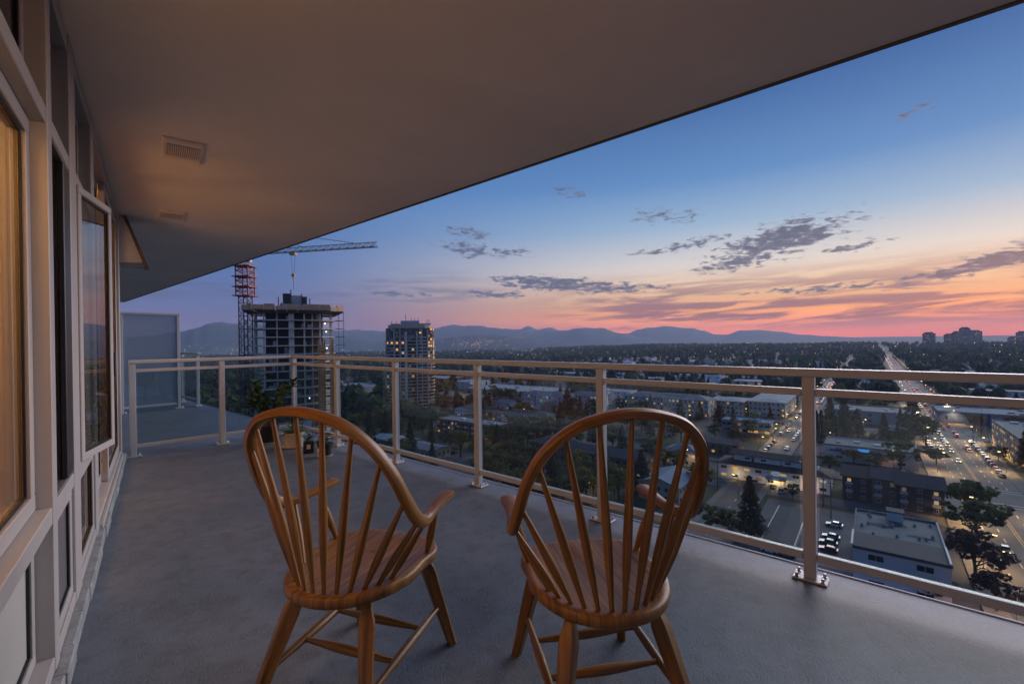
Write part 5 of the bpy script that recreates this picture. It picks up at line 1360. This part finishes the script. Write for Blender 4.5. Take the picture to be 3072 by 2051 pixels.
named_trees = [
 ('umbrella', 2905, 1545, 15, 'broad spreading street tree beside the boulevard, upper of two', 1.25), ('umbrella', 2930, 1612, 14, 'broad spreading street tree beside the boulevard, lower of two', 1.3),
 ('purple', 2925, 1745, 13, 'dark purple tree right of the pink block', 1.2), ('purple', 2990, 1835, 9, 'small dark purple tree behind the rail at the lower right', 1.2), ('umbrella', 2810, 1392, 9, 'small dark spreading tree at the kerb of the boulevard', 1.5),
 ('conifer', 2490, 1295, 24, 'tall dark conifer right of the thick railing post, leftmost of the row', 1.0), ('conifer', 2532, 1305, 25, 'tallest dark conifer right of the thick railing post', 1.0), ('conifer', 2572, 1312, 17, 'short dark conifer beside two taller ones', 1.15), ('conifer', 2652, 1325, 16, 'cone shaped dark conifer before the grey shops', 1.25),
 ('conifer', 2738, 1318, 26, 'huge dark conifer beside the boulevard', 1.35), ('green', 2778, 1338, 17, 'round dark tree beside the boulevard below the huge conifer', 1.15),
 ('conifer', 2250, 1622, 19, 'big dark conifer close to the left edge of the carport roof', 1.3), ('green', 2130, 1600, 9, 'low leafy tree below the railing left of the dark conifer', 1.2), ('green', 2185, 1612, 9, 'low leafy tree touching the dark conifer by the carport', 1.2),
 ('green', 2378, 1500, 6, 'small round hedge tree at the top of the carport', 1.0), ('conifer', 1702, 1243, 22, 'big dark conifer between the white condominiums', 1.5),
 ('olive', 2560, 1392, 7, 'yellow-green shrub tree before the pale shop building, left one', 1.6), ('olive', 2625, 1402, 7, 'yellow-green shrub tree before the pale shop building, right one', 1.5), ('green', 2490, 1420, 9, 'dark leafy tree left of the yellow-green shrubs', 1.3),
 ('green', 2995, 1385, 8, 'small tree by the parked cars right of the boulevard', 1.2), ('green', 2925, 1282, 9, 'tree at the corner right of the boulevard crossing', 1.3), ('green', 3050, 1330, 8, 'tree before the condominium at the right edge', 1.2),
 ('conifer', 1340, 1226, 19, 'narrow dark conifer below the residential tower', 1.2), ('olive', 1760, 1505, 13, 'tree with yellow lamp-lit leaves behind the right chair', 1.1), ('olive', 1705, 1472, 12, 'yellowish tree between the two chairs', 1.1),
 ('conifer', 1925, 1480, 17, 'dark evergreen seen through the right chair back', 1.5), ('green', 2030, 1430, 12, 'leafy tree beside the tan house behind the right chair', 1.2), ('olive', 2710, 1770, 6, 'leafy shrub under the railing before the pink block, left one', 2.0), ('olive', 2780, 1795, 6, 'leafy shrub under the railing before the pink block, right one', 2.0)]
for k, px, py, h, lab, wd in named_trees:
    p = at(px, py); tree(k, (p.x, p.y, GZ), h, lab, None, wd); FOOT.append((ga(p), gb(p), 3, 3))
# leafy blocks by eye
leafy = [(1110, 1300), (1085, 1265), (1140, 1280), (1180, 1300), (1225, 1335), (1262, 1300), (1295, 1340), (1330, 1372), (1388, 1375), (1270, 1285), (1240, 1275), (1300, 1262), (1205, 1265), (1345, 1350), (1480, 1345), (1515, 1340), (1550, 1335), (1590, 1345), (1620, 1340), (1500, 1390), (1545, 1400), (1590, 1405), (1630, 1425), (1470, 1420), (1510, 1445), (1555, 1460), (1605, 1470), (1655, 1475), (1480, 1480), (1660, 1450),
         (1720, 1440), (1560, 1500), (1530, 1515), (1620, 1520), (1440, 1380), (1455, 1450), (1760, 1400), (1880, 1430), (1860, 1390), (1900, 1330), (1950, 1400), (1700, 1330), (1650, 1312), (1780, 1320), (1830, 1350), (1990, 1345), (2080, 1420), (2110, 1480), (2060, 1500), (1690, 1520), (1850, 1520), (1810, 1470), (1040, 1290), (1030, 1330), (1065, 1320), (1090, 1345), (760, 1230), (800, 1250), (700, 1200), (660, 1180), (1050, 1230), (1100, 1220), (1130, 1235), (610, 1180), (1000, 1210), (1560, 1320), (2000, 1310), (2050, 1330), (1950, 1300), (2140, 1420), (1420, 1285), (1455, 1300), (1530, 1300), (1640, 1290), (1680, 1300), (1730, 1290)]
for i, (px, py) in enumerate(leafy):
    p = at(px + srng.uniform(-8, 8), py + srng.uniform(-4, 4)); kd = srng.choices(['green', 'olive', 'conifer'], [.66, .2, .14])[0]
    zone = 'seen past the right chair' if px > 1690 else ('between the two chairs below the railing' if px > 1410 else ('left of the railing post below the residential tower' if px > 1000 else 'low in the valley beside the crane'))
    if not free(ga(p), gb(p), 1.0, 1.0, -1): continue
    kn = {'green': 'dark green leafy tree', 'olive': 'olive green leafy tree', 'conifer': 'narrow dark conifer'}[kd]
    auto_label(tree(kd, (p.x, p.y, GZ), srng.uniform(11, 15) * (1.25 if kd == 'conifer' else 1), kn, 'trees in the leafy blocks below', srng.uniform(.95, 1.3)), kn); FOOT.append((ga(p), gb(p), 1.0, 1.0))
tries = 0
while n_tree < 300 and tries < 20000:
    tries += 1
    a_ = srng.uniform(120, 560); b_ = srng.uniform(-480, 330); p = gp(a_, b_)
    if not in_view(p) or p.length < 170 or p.length > 500: continue
    if not free(a_, b_, 2, 2, 0): continue
    kd = srng.choices(['green', 'olive', 'conifer'], [.5, .1, .4])[0]; az_ = math.degrees(math.atan2(p.x, p.y))
    zone = 'right of the boulevard' if b_ > BV_B else ('between the boulevard and the side street' if b_ > ST_B else ('beyond the right chair' if az_ > 2 else ('round the foot of the residential tower' if az_ > -18 else 'in the valley behind the crane')))
    kn = {'green': 'dark green leafy tree', 'olive': 'olive green leafy tree', 'conifer': 'dark conifer'}[kd]
    auto_label(tree(kd, (p.x, p.y, ground_z(p.x, p.y)), srng.uniform(9, 15) * (1.4 if kd == 'conifer' else 1), kn, 'trees among the roofs', srng.uniform(.9, 1.25)), kn); FOOT.append((a_, b_, 1.5, 1.5))
# the wooded land further out reads as one mass
def forest(name, label, n, rmin, rmax, az0, az1, hmin, hmax, seed, mats, mass=None):
    r_ = np.random.RandomState(seed); V = []; Fc = []; MI = []
    rg = random.Random(seed)
    protos = []
    for k in range(5):     # small uneven crowns built of leaf-clump faces
        m_ = MB(); con = k < 2
        for i in range(46):
            t = rg.random(); a_ = rg.random() * 6.283
            if con: z = .08 + .92 * t; R_ = .20 * (1 - t) + .02
            else: z = .22 + .74 * t; R_ = .40 * math.sqrt(max(.05, 1 - ((z - .58) / .44) ** 2)) * rg.uniform(.7, 1.1)
            rr = R_ * math.sqrt(rg.uniform(.3, 1)); p = Vector((math.cos(a_) * rr, math.sin(a_) * rr, z)); nrm = Vector((math.cos(a_), math.sin(a_), .5)).normalized()
            nrm = (nrm + Vector((rg.uniform(-.5, .5), rg.uniform(-.5, .5), rg.uniform(-.5, .5)))).normalized(); u = nrm.cross(Vector((0, 0, 1))).normalized(); v = nrm.cross(u); s_ = rg.uniform(.16, .30) * (.7 if con else 1)
            q = len(m_.v); m_.v += [p - u * s_, p - v * s_ * .8, p + u * s_, p + v * s_ * .8 + nrm * s_ * .3]; m_.face([q, q + 1, q + 2, q + 3])
        protos.append((np.array([tuple(v) for v in m_.v]), np.array(m_.f)))
    cnt = 0; tot = 0
    while cnt < n and tot < n * 8:
        tot += 1
        rr = math.sqrt(r_.uniform(rmin ** 2, rmax ** 2)) if r_.rand() < .5 else r_.uniform(rmin, rmax); a_ = math.radians(r_.uniform(az0, az1)); x_, y_ = rr * math.sin(a_), rr * math.cos(a_)
        A_, B_ = ga((x_, y_)), gb((x_, y_))
        if abs(B_ - BV_B) < BW + (3 if rr < 900 else 0) or (abs(B_ - ST_B) < SW + 4 and A_ < 1500): continue
        if mass and not mass(x_, y_, r_.rand()): continue
        if rr < 1300 and not free(A_, B_, 1, 1, 0): continue
        pv_, pf_ = protos[r_.randint(0, 5)]; h = r_.uniform(hmin, hmax); s_ = h * r_.uniform(.8, 1.2); th = r_.uniform(0, 6.28); c, s2 = math.cos(th), math.sin(th)
        q = np.stack([(pv_[:, 0] * c - pv_[:, 1] * s2) * s_ + x_, (pv_[:, 0] * s2 + pv_[:, 1] * c) * s_ + y_, pv_[:, 2] * h + ground_z(x_, y_) - .5], 1)
        V.append(q); Fc.append(pf_ + cnt * pv_.shape[0]); MI += [r_.randint(0, len(mats))] * len(pf_); cnt += 1
    V = np.concatenate(V); Fc = np.concatenate(Fc); me = bpy.data.meshes.new(name)
    me.vertices.add(len(V)); me.vertices.foreach_set('co', V.ravel()); me.loops.add(Fc.size); me.loops.foreach_set('vertex_index', Fc.ravel().astype(np.int32))
    me.polygons.add(len(Fc)); me.polygons.foreach_set('loop_start', np.arange(0, Fc.size, 4, dtype=np.int32))
    for q in mats: me.materials.append(q)
    me.polygons.foreach_set('material_index', np.array(MI, dtype=np.int32)); me.update(calc_edges=True); me.validate()
    return tag(link(name, me), label, 'woodland', None, 'stuff')
fm = [G1[1], G4[0], G4[1], G1[0]]
def clump(x_, y_, q): return q < .35 + .55 * (math.sin(x_ / 160.0 + 2) * math.sin(y_ / 130.0) > -.2)
forest('woodland', 'dark wooded ridge under the sunset to the right', 7500, 480, 3300, -4, 62, 9, 19, 5, fm, clump)
forest('woodland', 'dark trees filling the valley to the left', 5200, 330, 2900, -58, -3, 10, 20, 6, fm, clump)
# =================================================================== CARS
CARC = {k: pm('car_' + k, c, 0.28, 0.03, 0.5, metallic=.2, coat=.6) for k, c in dict(white=(.62, .62, .63), silver=(.34, .35, .37), black=(.014, .014, .016), grey=(.12, .125, .135), red=(.28, .022, .022), blue=(.035, .06, .17)).items()}
HEAD = glow('headlight_on', (1.0, 0.66, 0.28), 7.0); TAIL = glow('taillight_on', (1.0, 0.06, 0.03), 4.0); HOFF = pm('lamp_off', (.4, .4, .4), .2); TOFF = pm('tail_off', (.25, .02, .02), .3); TYRE = pm('tyre', (.015, .015, .016), .8); CGL = pm('car_glass', (.015, .018, .022), .05)
def car_body(suv):
    """side profile swept across; +y is the front of the car"""
    L, W = (4.5, 1.82) if not suv else (4.7, 1.88); h1 = .82 if not suv else .98; h2 = 1.42 if not suv else 1.72
    low = [(-L / 2, .45), (-L / 2 + .05, h1 - .02), (-L / 2 + .9, h1 + .06), (L / 2 - 1.35, h1 + .04), (L / 2 - .12, h1 - .14), (L / 2, .5), (L / 2 - .05, .24), (-L / 2 + .05, .26)]
    cab = [(-L / 2 + (.35 if not suv else .1), h1 + .03), (-L / 2 + (1.05 if not suv else .45), h2 - .03), (-.1, h2), (.35, h2 - .06), (L / 2 - 1.32, h1 + .02)]
    def loft(prof, w0, w1, zm):
        m_ = MB(); n = len(prof)
        for s_ in (-1, 1):
            for y_, z_ in prof: m_.v.append(Vector((s_ * (w0 if z_ < zm else w1) / 2, y_, z_)))
        for k in range(n): j = (k + 1) % n; m_.face([k, j, n + j, n + k])
        m_.face(list(range(n))[::-1]); m_.face([n + k for k in range(n)]); return m_
    body = loft(low, W, W - .06, h1 - .2); cabin = loft(cab, W - .12, W - .42, h2 - .2)
    roof = MB().cbox(-(W - .46) / 2, (W - .46) / 2, cab[1][0] + .05, cab[3][0] - .02, h2 - .03, h2 + .015, .012)
    wh = MB().tube([(-.11, 0, 0), (.11, 0, 0)], .33, 12); hl = MB().cbox(-.22, .22, -.06, .06, -.08, .08, .02); tl_ = MB().cbox(-.2, .2, -.04, .04, -.09, .09, .02)
    return dict(L=L, W=W, h1=h1, body=body, cabin=cabin, roof=roof, wheel=wh, head=hl, tail=tl_)
CB = {False: car_body(False), True: car_body(True)}; _cm = {}
def cmesh(suv, part, mat, nm):
    k = (suv, part, mat.name)
    if k not in _cm: _cm[k] = CB[suv][part].mesh(nm, mat, part in ('wheel',))
    return _cm[k]
def car(p, heading, colour, suv, lights, label, group, parts=True):
    """heading: angle of the car's front (+y local)"""
    q = CB[suv]; L, W, h1 = q['L'], q['W'], q['h1']
    hm, tm = (HEAD, TAIL) if lights else (HOFF, TOFF)
    if parts:
        c = thing('parked_car' if not lights else 'car', label, 'car', p, heading, group)
        link('body', cmesh(suv, 'body', CARC[colour], 'body'), c); link('windows', cmesh(suv, 'cabin', CGL, 'windows'), c); link('car_roof', cmesh(suv, 'roof', CARC[colour], 'car_roof'), c)
        for sx in (-1, 1):
            for sy in (-1, 1): link('wheel', cmesh(suv, 'wheel', TYRE, 'wheel'), c, (sx * (W / 2 - .1), sy * L * .30, .33))
            link('headlight', cmesh(suv, 'head', hm, 'headlight'), c, (sx * (W / 2 - .28), L / 2 - .04, h1 - .26)); link('taillight', cmesh(suv, 'tail', tm, 'taillight'), c, (sx * (W / 2 - .26), -L / 2 + .01, h1 - .16))
        return c
    k = ('whole', suv, colour, lights)
    if k not in _cm:
        m_ = MB()
        for src, mi, offs in ((q['body'], 0, [(0, 0, 0)]), (q['cabin'], 1, [(0, 0, 0)]), (q['roof'], 0, [(0, 0, 0)]), (q['head'], 2, [(s_ * (W / 2 - .28), L / 2 - .04, h1 - .26) for s_ in (-1, 1)]), (q['tail'], 3, [(s_ * (W / 2 - .26), -L / 2 + .01, h1 - .16) for s_ in (-1, 1)])):
            for of in offs:
                n = len(m_.v); m_.v += [Vector(v) + Vector(of) for v in src.v]; m_.cur = mi
                for f in src.f: m_.face([n + i for i in f])
        _cm[k] = m_.mesh('car', [CARC[colour], CGL, hm, tm])
    return tag(link('car', _cm[k], None, p, heading), label, 'car', group)
AW = math.atan2(-GA.x, GA.y); TO = AW + math.pi      # driving away / towards the camera
CNT = {}
_O = ['', 'first', 'second', 'third', 'fourth', 'fifth', 'sixth', 'seventh', 'eighth', 'ninth', 'tenth', 'eleventh', 'twelfth', 'thirteenth', 'fourteenth', 'fifteenth', 'sixteenth', 'seventeenth', 'eighteenth', 'nineteenth']
_T = {2: 'twenty', 3: 'thirty', 4: 'forty', 5: 'fifty', 6: 'sixty', 7: 'seventy', 8: 'eighty', 9: 'ninety'}
def nth(k): return _O[k] if k < 20 else (_T[k // 10][:-1] + 'ieth' if k % 10 == 0 else _T[k // 10] + '-' + _O[k % 10])
crng = random.Random(31); cols_ = ['white', 'silver', 'black', 'grey', 'white', 'red', 'blue', 'silver']
def road_car(a_, b_, away, lights, where, group, parts):
    p = gp(a_, b_); z = ground_z(p.x, p.y) + .305; cc = crng.choice(cols_); sv = crng.random() < .4
    st = ('driving away' if away else 'coming this way with headlights on') if lights else 'parked'
    key = (away, lights, b_, where); CNT[key] = CNT.get(key, 0) + 1; k_ = CNT[key]
    lane = '' if not lights else (' inner lane' if abs(abs(b_ - BV_B) - 1.9) < .3 else ' lane')
    return car((p.x, p.y, z), AW if away else TO, cc, sv, lights, '%s, the %s %s %s%s' % (cc + (' tall car' if sv else ' car'), nth(k_), ('leaving' if away else 'oncoming') if lights else 'parked', where, (',' + lane) if lane else ''), group, parts)
# boulevard: oncoming traffic on the left, leaving traffic on the right
a0 = ga(at(2900, 1400)); near = []
p = at(2860, 1352); road_car(ga(p), BV_B - 5.2, False, True, 'in the nearest oncoming pair on the boulevard', None, True)
p = at(2890, 1388); cc = car((gp(ga(p), BV_B - 1.9).x, gp(ga(p), BV_B - 1.9).y, GZ + .305), TO, 'white', False, True, 'white saloon car next to the yellow centre line of the boulevard', None)
p = at(2857, 1335); car((gp(ga(p), BV_B - 2.0).x, gp(ga(p), BV_B - 2.0).y, GZ + .305), TO, 'silver', True, True, 'silver car on the boulevard just past the crossing cars', None)
p = at(3035, 1660); car((gp(ga(p), BV_B - 4.9).x, gp(ga(p), BV_B - 4.9).y, GZ + .305), TO, 'black', False, True, 'black car with bright headlights at the bottom right of the boulevard', None)
a = a0 + 34
while a < 1500:
    for b in (-5.2, -1.9):
        if crng.random() < .42: road_car(a + crng.uniform(-3, 3), BV_B + b, False, True, 'on the boulevard', 'oncoming traffic on the boulevard', a < 330)
    for b in (1.9, 5.2):
        if crng.random() < .48: road_car(a + crng.uniform(-3, 3), BV_B + b, True, True, 'on the boulevard', 'traffic leaving along the boulevard', a < 330)
    a += 12 if a < 600 else 26
for k in range(13):
    a = ga(at(2985, 1400)) - 20 + k * 6.4
    if abs(a - CROSS[1]) > 9 and abs(a - CROSS[0]) > 9: road_car(a, BV_B + 9.0, True, False, 'along the right kerb of the boulevard', 'cars parked along the right kerb', True)
for k in range(12):
    a = ga(at(2820, 1350)) + k * 7.2
    if all(abs(a - c) > 9 for c in CROSS): road_car(a, BV_B - 9.0, False, False, 'along the left kerb of the boulevard', 'cars parked along the left kerb', True)
a = ga(at(2330, 1360))
while a < 900:
    if crng.random() < .6 and all(abs(a - c) > 9 for c in CROSS): road_car(a, ST_B - 4.0, True, False, 'at the left kerb of the side street', 'cars parked along the side street', a < 350)
    if crng.random() < .5 and all(abs(a - c) > 9 for c in CROSS): road_car(a + 3, ST_B + 4.0, False, False, 'at the right kerb of the side street', 'cars parked along the side street', a < 350)
    if a > 380 and crng.random() < .55: road_car(a, ST_B + 1.6, True, True, 'on the side street', 'traffic on the side street', False)
    if crng.random() < .18: road_car(a + 5, ST_B - 1.5, False, True, 'on the side street', 'traffic on the side street', a < 350)
    a += 8.5
# car park beside the pink block, and the motel forecourt
sideways = GANG + math.pi / 2
for px, py, cc, sv, lab in ((2503, 1578, 'white', False, 'white saloon parked alone nearest the carport lamp post'), (2493, 1614, 'silver', False, 'silver saloon in the middle of the parked row by the pink block'), (2485, 1631, 'grey', False, 'grey saloon between the silver and the red parked cars'), (2485, 1652, 'red', False, 'red saloon parked at the near end of the row by the pink block'),
                            (2345, 1476, 'white', True, 'white van-like car on the motel forecourt'), (2268, 1448, 'silver', False, 'silver saloon parked before the motel'), (2320, 1463, 'grey', False, 'grey saloon under the motel canopy'), (1330, 1372, 'white', False, 'white saloon in the car park below the tower'), (1360, 1362, 'black', True, 'black car in the car park below the tower'), (1322, 1385, 'silver', False, 'silver saloon in the car park below the tower'), (2310, 1655, 'white', False, 'white car under the railing left of the thick post'), (2360, 1668, 'grey', False, 'grey car under the railing beside the thick post')):
    p = at(px, py); car((p.x, p.y, GZ + .10), sideways + R(crng.uniform(-6, 6)) if py > 1500 else AW, cc, sv, False, lab, None)

# =================================================================== STREET LAMPS, POLES, LIGHTS
LAMPG = glow('sodium_lamp', (1.0, 0.58, 0.18), 12.0); POLEM = pm('lamp_pole', (.12, .12, .12), .6); WOODP = pm('utility_pole_wood', (.09, .07, .055), .9)
_pole = MB().tube([(0, 0, 0), (0, 0, 8.6)], [.12, .08], 8).mesh('pole', POLEM, True); _arm = MB().tube([(0, 0, 8.5), (0, .9, 8.9), (0, 1.9, 9.0)], .05, 6).mesh('arm', POLEM, True); _hd = MB().cbox(-.22, .22, 1.6, 2.5, 8.92, 9.06, .03).mesh('lamp_housing', POLEM); _bulb = MB().cbox(-.22, .22, 1.65, 2.45, 8.78, 8.915, .02).mesh('lamp_glass', LAMPG)
def lamp(p, ang, label, power=0, group='street lamps'):
    l = thing('street_lamp', label, 'street lamp', p, ang, group)
    for n_, me in (('pole', _pole), ('arm', _arm), ('lamp_housing', _hd), ('lamp_glass', _bulb)): link(n_, me, l)
    if power:
        ld = bpy.data.lights.new('lamp_light', 'SPOT'); ld.energy = power; ld.color = (1.0, .52, .20); ld.spot_size = R(150); ld.spot_blend = .8; ld.shadow_soft_size = .3
        lo = bpy.data.objects.new('lamp_light', ld); COL.objects.link(lo); lo.parent = l; lo.location = (0, 2.0, 8.7)
    return l
a = 95.0; k = 0
while a < 1500:
    if all(abs(a - c) > 8 for c in CROSS):
        for s_ in (-1, 1):
            p = gp(a + (15 if s_ > 0 else 0), BV_B + s_ * (BW + .8)); z = ground_z(p.x, p.y) + (.42 if a < 900 else .2)
            CNT[s_] = CNT.get(s_, 0) + 1; lamp((p.x, p.y, z), GANG + (math.pi / 2 if s_ > 0 else -math.pi / 2), '%s street lamp from the near end on the %s pavement of the boulevard' % (nth(CNT[s_]), 'right' if s_ > 0 else 'left'), 16000 if a < 620 else 0, 'street lamps along the boulevard')
    a += 34 if a < 500 else 48
a = 215.0
while a < 900:
    p = gp(a, ST_B - SW - .8); lamp((p.x, p.y, GZ + .42 if p.length < 700 else ground_z(p.x, p.y) + .3), GANG - math.pi / 2, '%s street lamp from the near end of the side street' % nth(CNT.setdefault('st', 1)), 10000 if a < 480 else 0, 'street lamps along the side street'); a += 42; CNT['st'] += 1
for px, py, lab, pw in ((1568, 1262, 'bright amber lamp beside the white condominium', 9000), (2322, 1330, 'bright lamp at the corner of the teal office', 7000), (2445, 1520, 'lamp standing by the motel end wall', 900), (2215, 1500, 'lit lamp beside the lane before the motel', 900), (2490, 1345, 'lamp glowing left of the pale shop building', 900), (1380, 1340, 'lamp among the leafy trees below the tower', 600), (1745, 1495, 'lamp shining into the yellow tree behind the right chair', 4000), (2690, 1480, 'lamp between the dark townhouses', 900), (2600, 1470, 'lamp left of the dark townhouses', 2500), (1640, 1300, 'added fill lamp before the white-columned apartments', 5000), (1440, 1335, 'added fill lamp at the right end of the brick apartments', 4000), (1860, 1262, 'added fill lamp before the blue-white condominium', 6000), (1960, 1275, 'left added fill lamp before the golden-lit condominium', 7000), (2080, 1285, 'right added fill lamp before the golden-lit condominium', 7000), (2230, 1262, 'added fill lamp between the tan and the long grey offices', 5000), (2590, 1300, 'added fill lamp before the grey shops', 5000), (2680, 1415, 'added fill lamp before the pale shop building', 3500), (1800, 1450, 'added fill lamp before the blue-roofed townhouse', 2500), (2060, 1410, 'added fill lamp before the tan house', 2000)):  # lamps from the white-columned apartments on are added to warm the facades
    p = at(px, py); lamp((p.x, p.y, GZ), srng.random() * 6, lab, pw, None)
# wall lamps on the grey shops are round globes
for i, px in enumerate((2572, 2600, 2628)):
    p = at(px, 1262); g = thing('wall_lamp', 'round wall lamp on the grey shops, %s of three' % ('leftmost', 'middle', 'rightmost')[i], 'lamp', (p.x, p.y, GZ + 5.4), GANG, 'round wall lamps')
    MB().lathe([(.02, -.5), (.4, -.3), (.5, 0), (.4, .3), (.02, .5)], 10).build('globe', LAMPG, g, True); MB().bar((0, .4, 0), (0, 1.6, 0), .1).build('bracket', POLEM, g)
def utility(px, py, h, label):
    p = at(px, py); u = thing('utility_pole', label, 'utility pole', (p.x, p.y, GZ), GANG, 'wooden utility poles')
    MB().tube([(0, 0, 0), (0, 0, h)], [.17, .11], 8).build('pole', WOODP, u, True)
    for z in (h - .6, h - 1.6): MB().bar((-1.2, 0, z), (1.2, 0, z), .12).build('crossarm', WOODP, u)
    MB().tube([(.3, .2, h - 3), (.3, .2, h - 2.1)], .22, 8).build('transformer', WALLC['grey'], u)
for q in ((2153, 1470, 12, 'utility pole left of the motel'), (2493, 1555, 12, 'utility pole right of the thick railing post by the car park'), (2470, 1520, 12, 'utility pole close behind the thick railing post'), (2728, 1500, 11, 'utility pole beside the dark townhouses at the boulevard'), (2920, 1335, 11, 'utility pole right of the boulevard by the corner lawn'), (1758, 1290, 12, 'utility pole beside the white condominium')): utility(*q)

# far-off windows and lamps: specks that nobody could count
def specks(name, label, gen_, n, mat, seed, size):
    r_ = random.Random(seed); m_ = MB()
    for i in range(n):
        p, s_ = gen_(r_); s_ *= size
        k = len(m_.v); m_.v += [p + Vector(v) * s_ for v in ((1, 0, 0), (0, 1, 0), (-1, 0, 0), (0, -1, 0), (0, 0, 1), (0, 0, -1))]
        for a_, b_ in ((0, 1), (1, 2), (2, 3), (3, 0)): m_.face([k + a_, k + b_, k + 4]); m_.face([k + b_, k + a_, k + 5])
    return tag(m_.build(name, mat), label, 'lights', None, 'stuff')
SPK = [glow('town_light_amber', (1.0, .55, .22), 5.0), glow('town_light_white', (1.0, .88, .7), 4.0)]
def g_valley(r_):
    a_ = math.radians(r_.uniform(-42, 3)); rr = r_.uniform(900, 3400); x_, y_ = rr * math.sin(a_), rr * math.cos(a_); return Vector((x_, y_, ground_z(x_, y_) + 12 + r_.random() * 12)), rr / 2600 * r_.uniform(.35, 1.3)
def g_right(r_):
    a_ = math.radians(r_.uniform(2, 52)); rr = r_.uniform(650, 2600); x_, y_ = rr * math.sin(a_), rr * math.cos(a_); return Vector((x_, y_, ground_z(x_, y_) + 9 + r_.random() * 12)), rr / 2600 * r_.uniform(.35, 1.3)
def g_hill(r_):     # bright housing on the low hill
    px = r_.gauss(1440, 60); py = 1031 + r_.gauss(0, 7) - .03 * (px - 1440); d = ray(px, py); k = 2950 + r_.uniform(-60, 60); return Vector((d.x * k, d.y * k, CAM_Z + d.z * k + 6)), 1.1 * r_.uniform(.35, 1.3)
def g_hill2(r_):
    px = r_.uniform(500, 720); py = 1052 + r_.gauss(0, 9); d = ray(px, py); k = 2600; return Vector((d.x * k, d.y * k, CAM_Z + d.z * k + 6)), .9 * r_.uniform(.6, 1.2)
specks('valley_lights', 'tiny lights scattered over the dark valley', g_valley, 260, SPK[1], 1, 0.9)
specks('suburb_lights', 'tiny amber lights scattered through the wooded suburbs', g_right, 170, SPK[0], 2, 1.0)
specks('hillside_lights', 'bright cluster of house lights on the low hill', g_hill, 120, SPK[0], 3, 0.95)
specks('hillside_lights', 'pale specks of houses on the slope left of the crane', g_hill2, 110, SPK[1], 4, 0.9)

# =================================================================== THE EVENING AIR
def haze():
    m_ = bpy.data.materials.new('evening_haze'); m_.use_nodes = True
    t = NT(m_.node_tree); t.n.clear()
    v = t.new('ShaderNodeVolumePrincipled'); v.inputs['Color'].default_value = (0.64, 0.75, 0.92, 1); v.inputs['Density'].default_value = 1.0e-4; v.inputs['Anisotropy'].default_value = 0.0; v.inputs['Density Attribute'].default_value = ''; v.inputs['Temperature Attribute'].default_value = ''; m_.cycles.homogeneous_volume = True
    o = t.new('ShaderNodeOutputMaterial'); t.l.new(v.outputs[0], o.inputs['Volume'])
    b = MB().box(-12800, 12800, -12800, 12800, GZ - 75, 345).build('haze', m_)
    tag(b, kind='stuff'); tag(b, 'thin blue evening haze over the whole city', 'haze')
haze()
finish_labels()
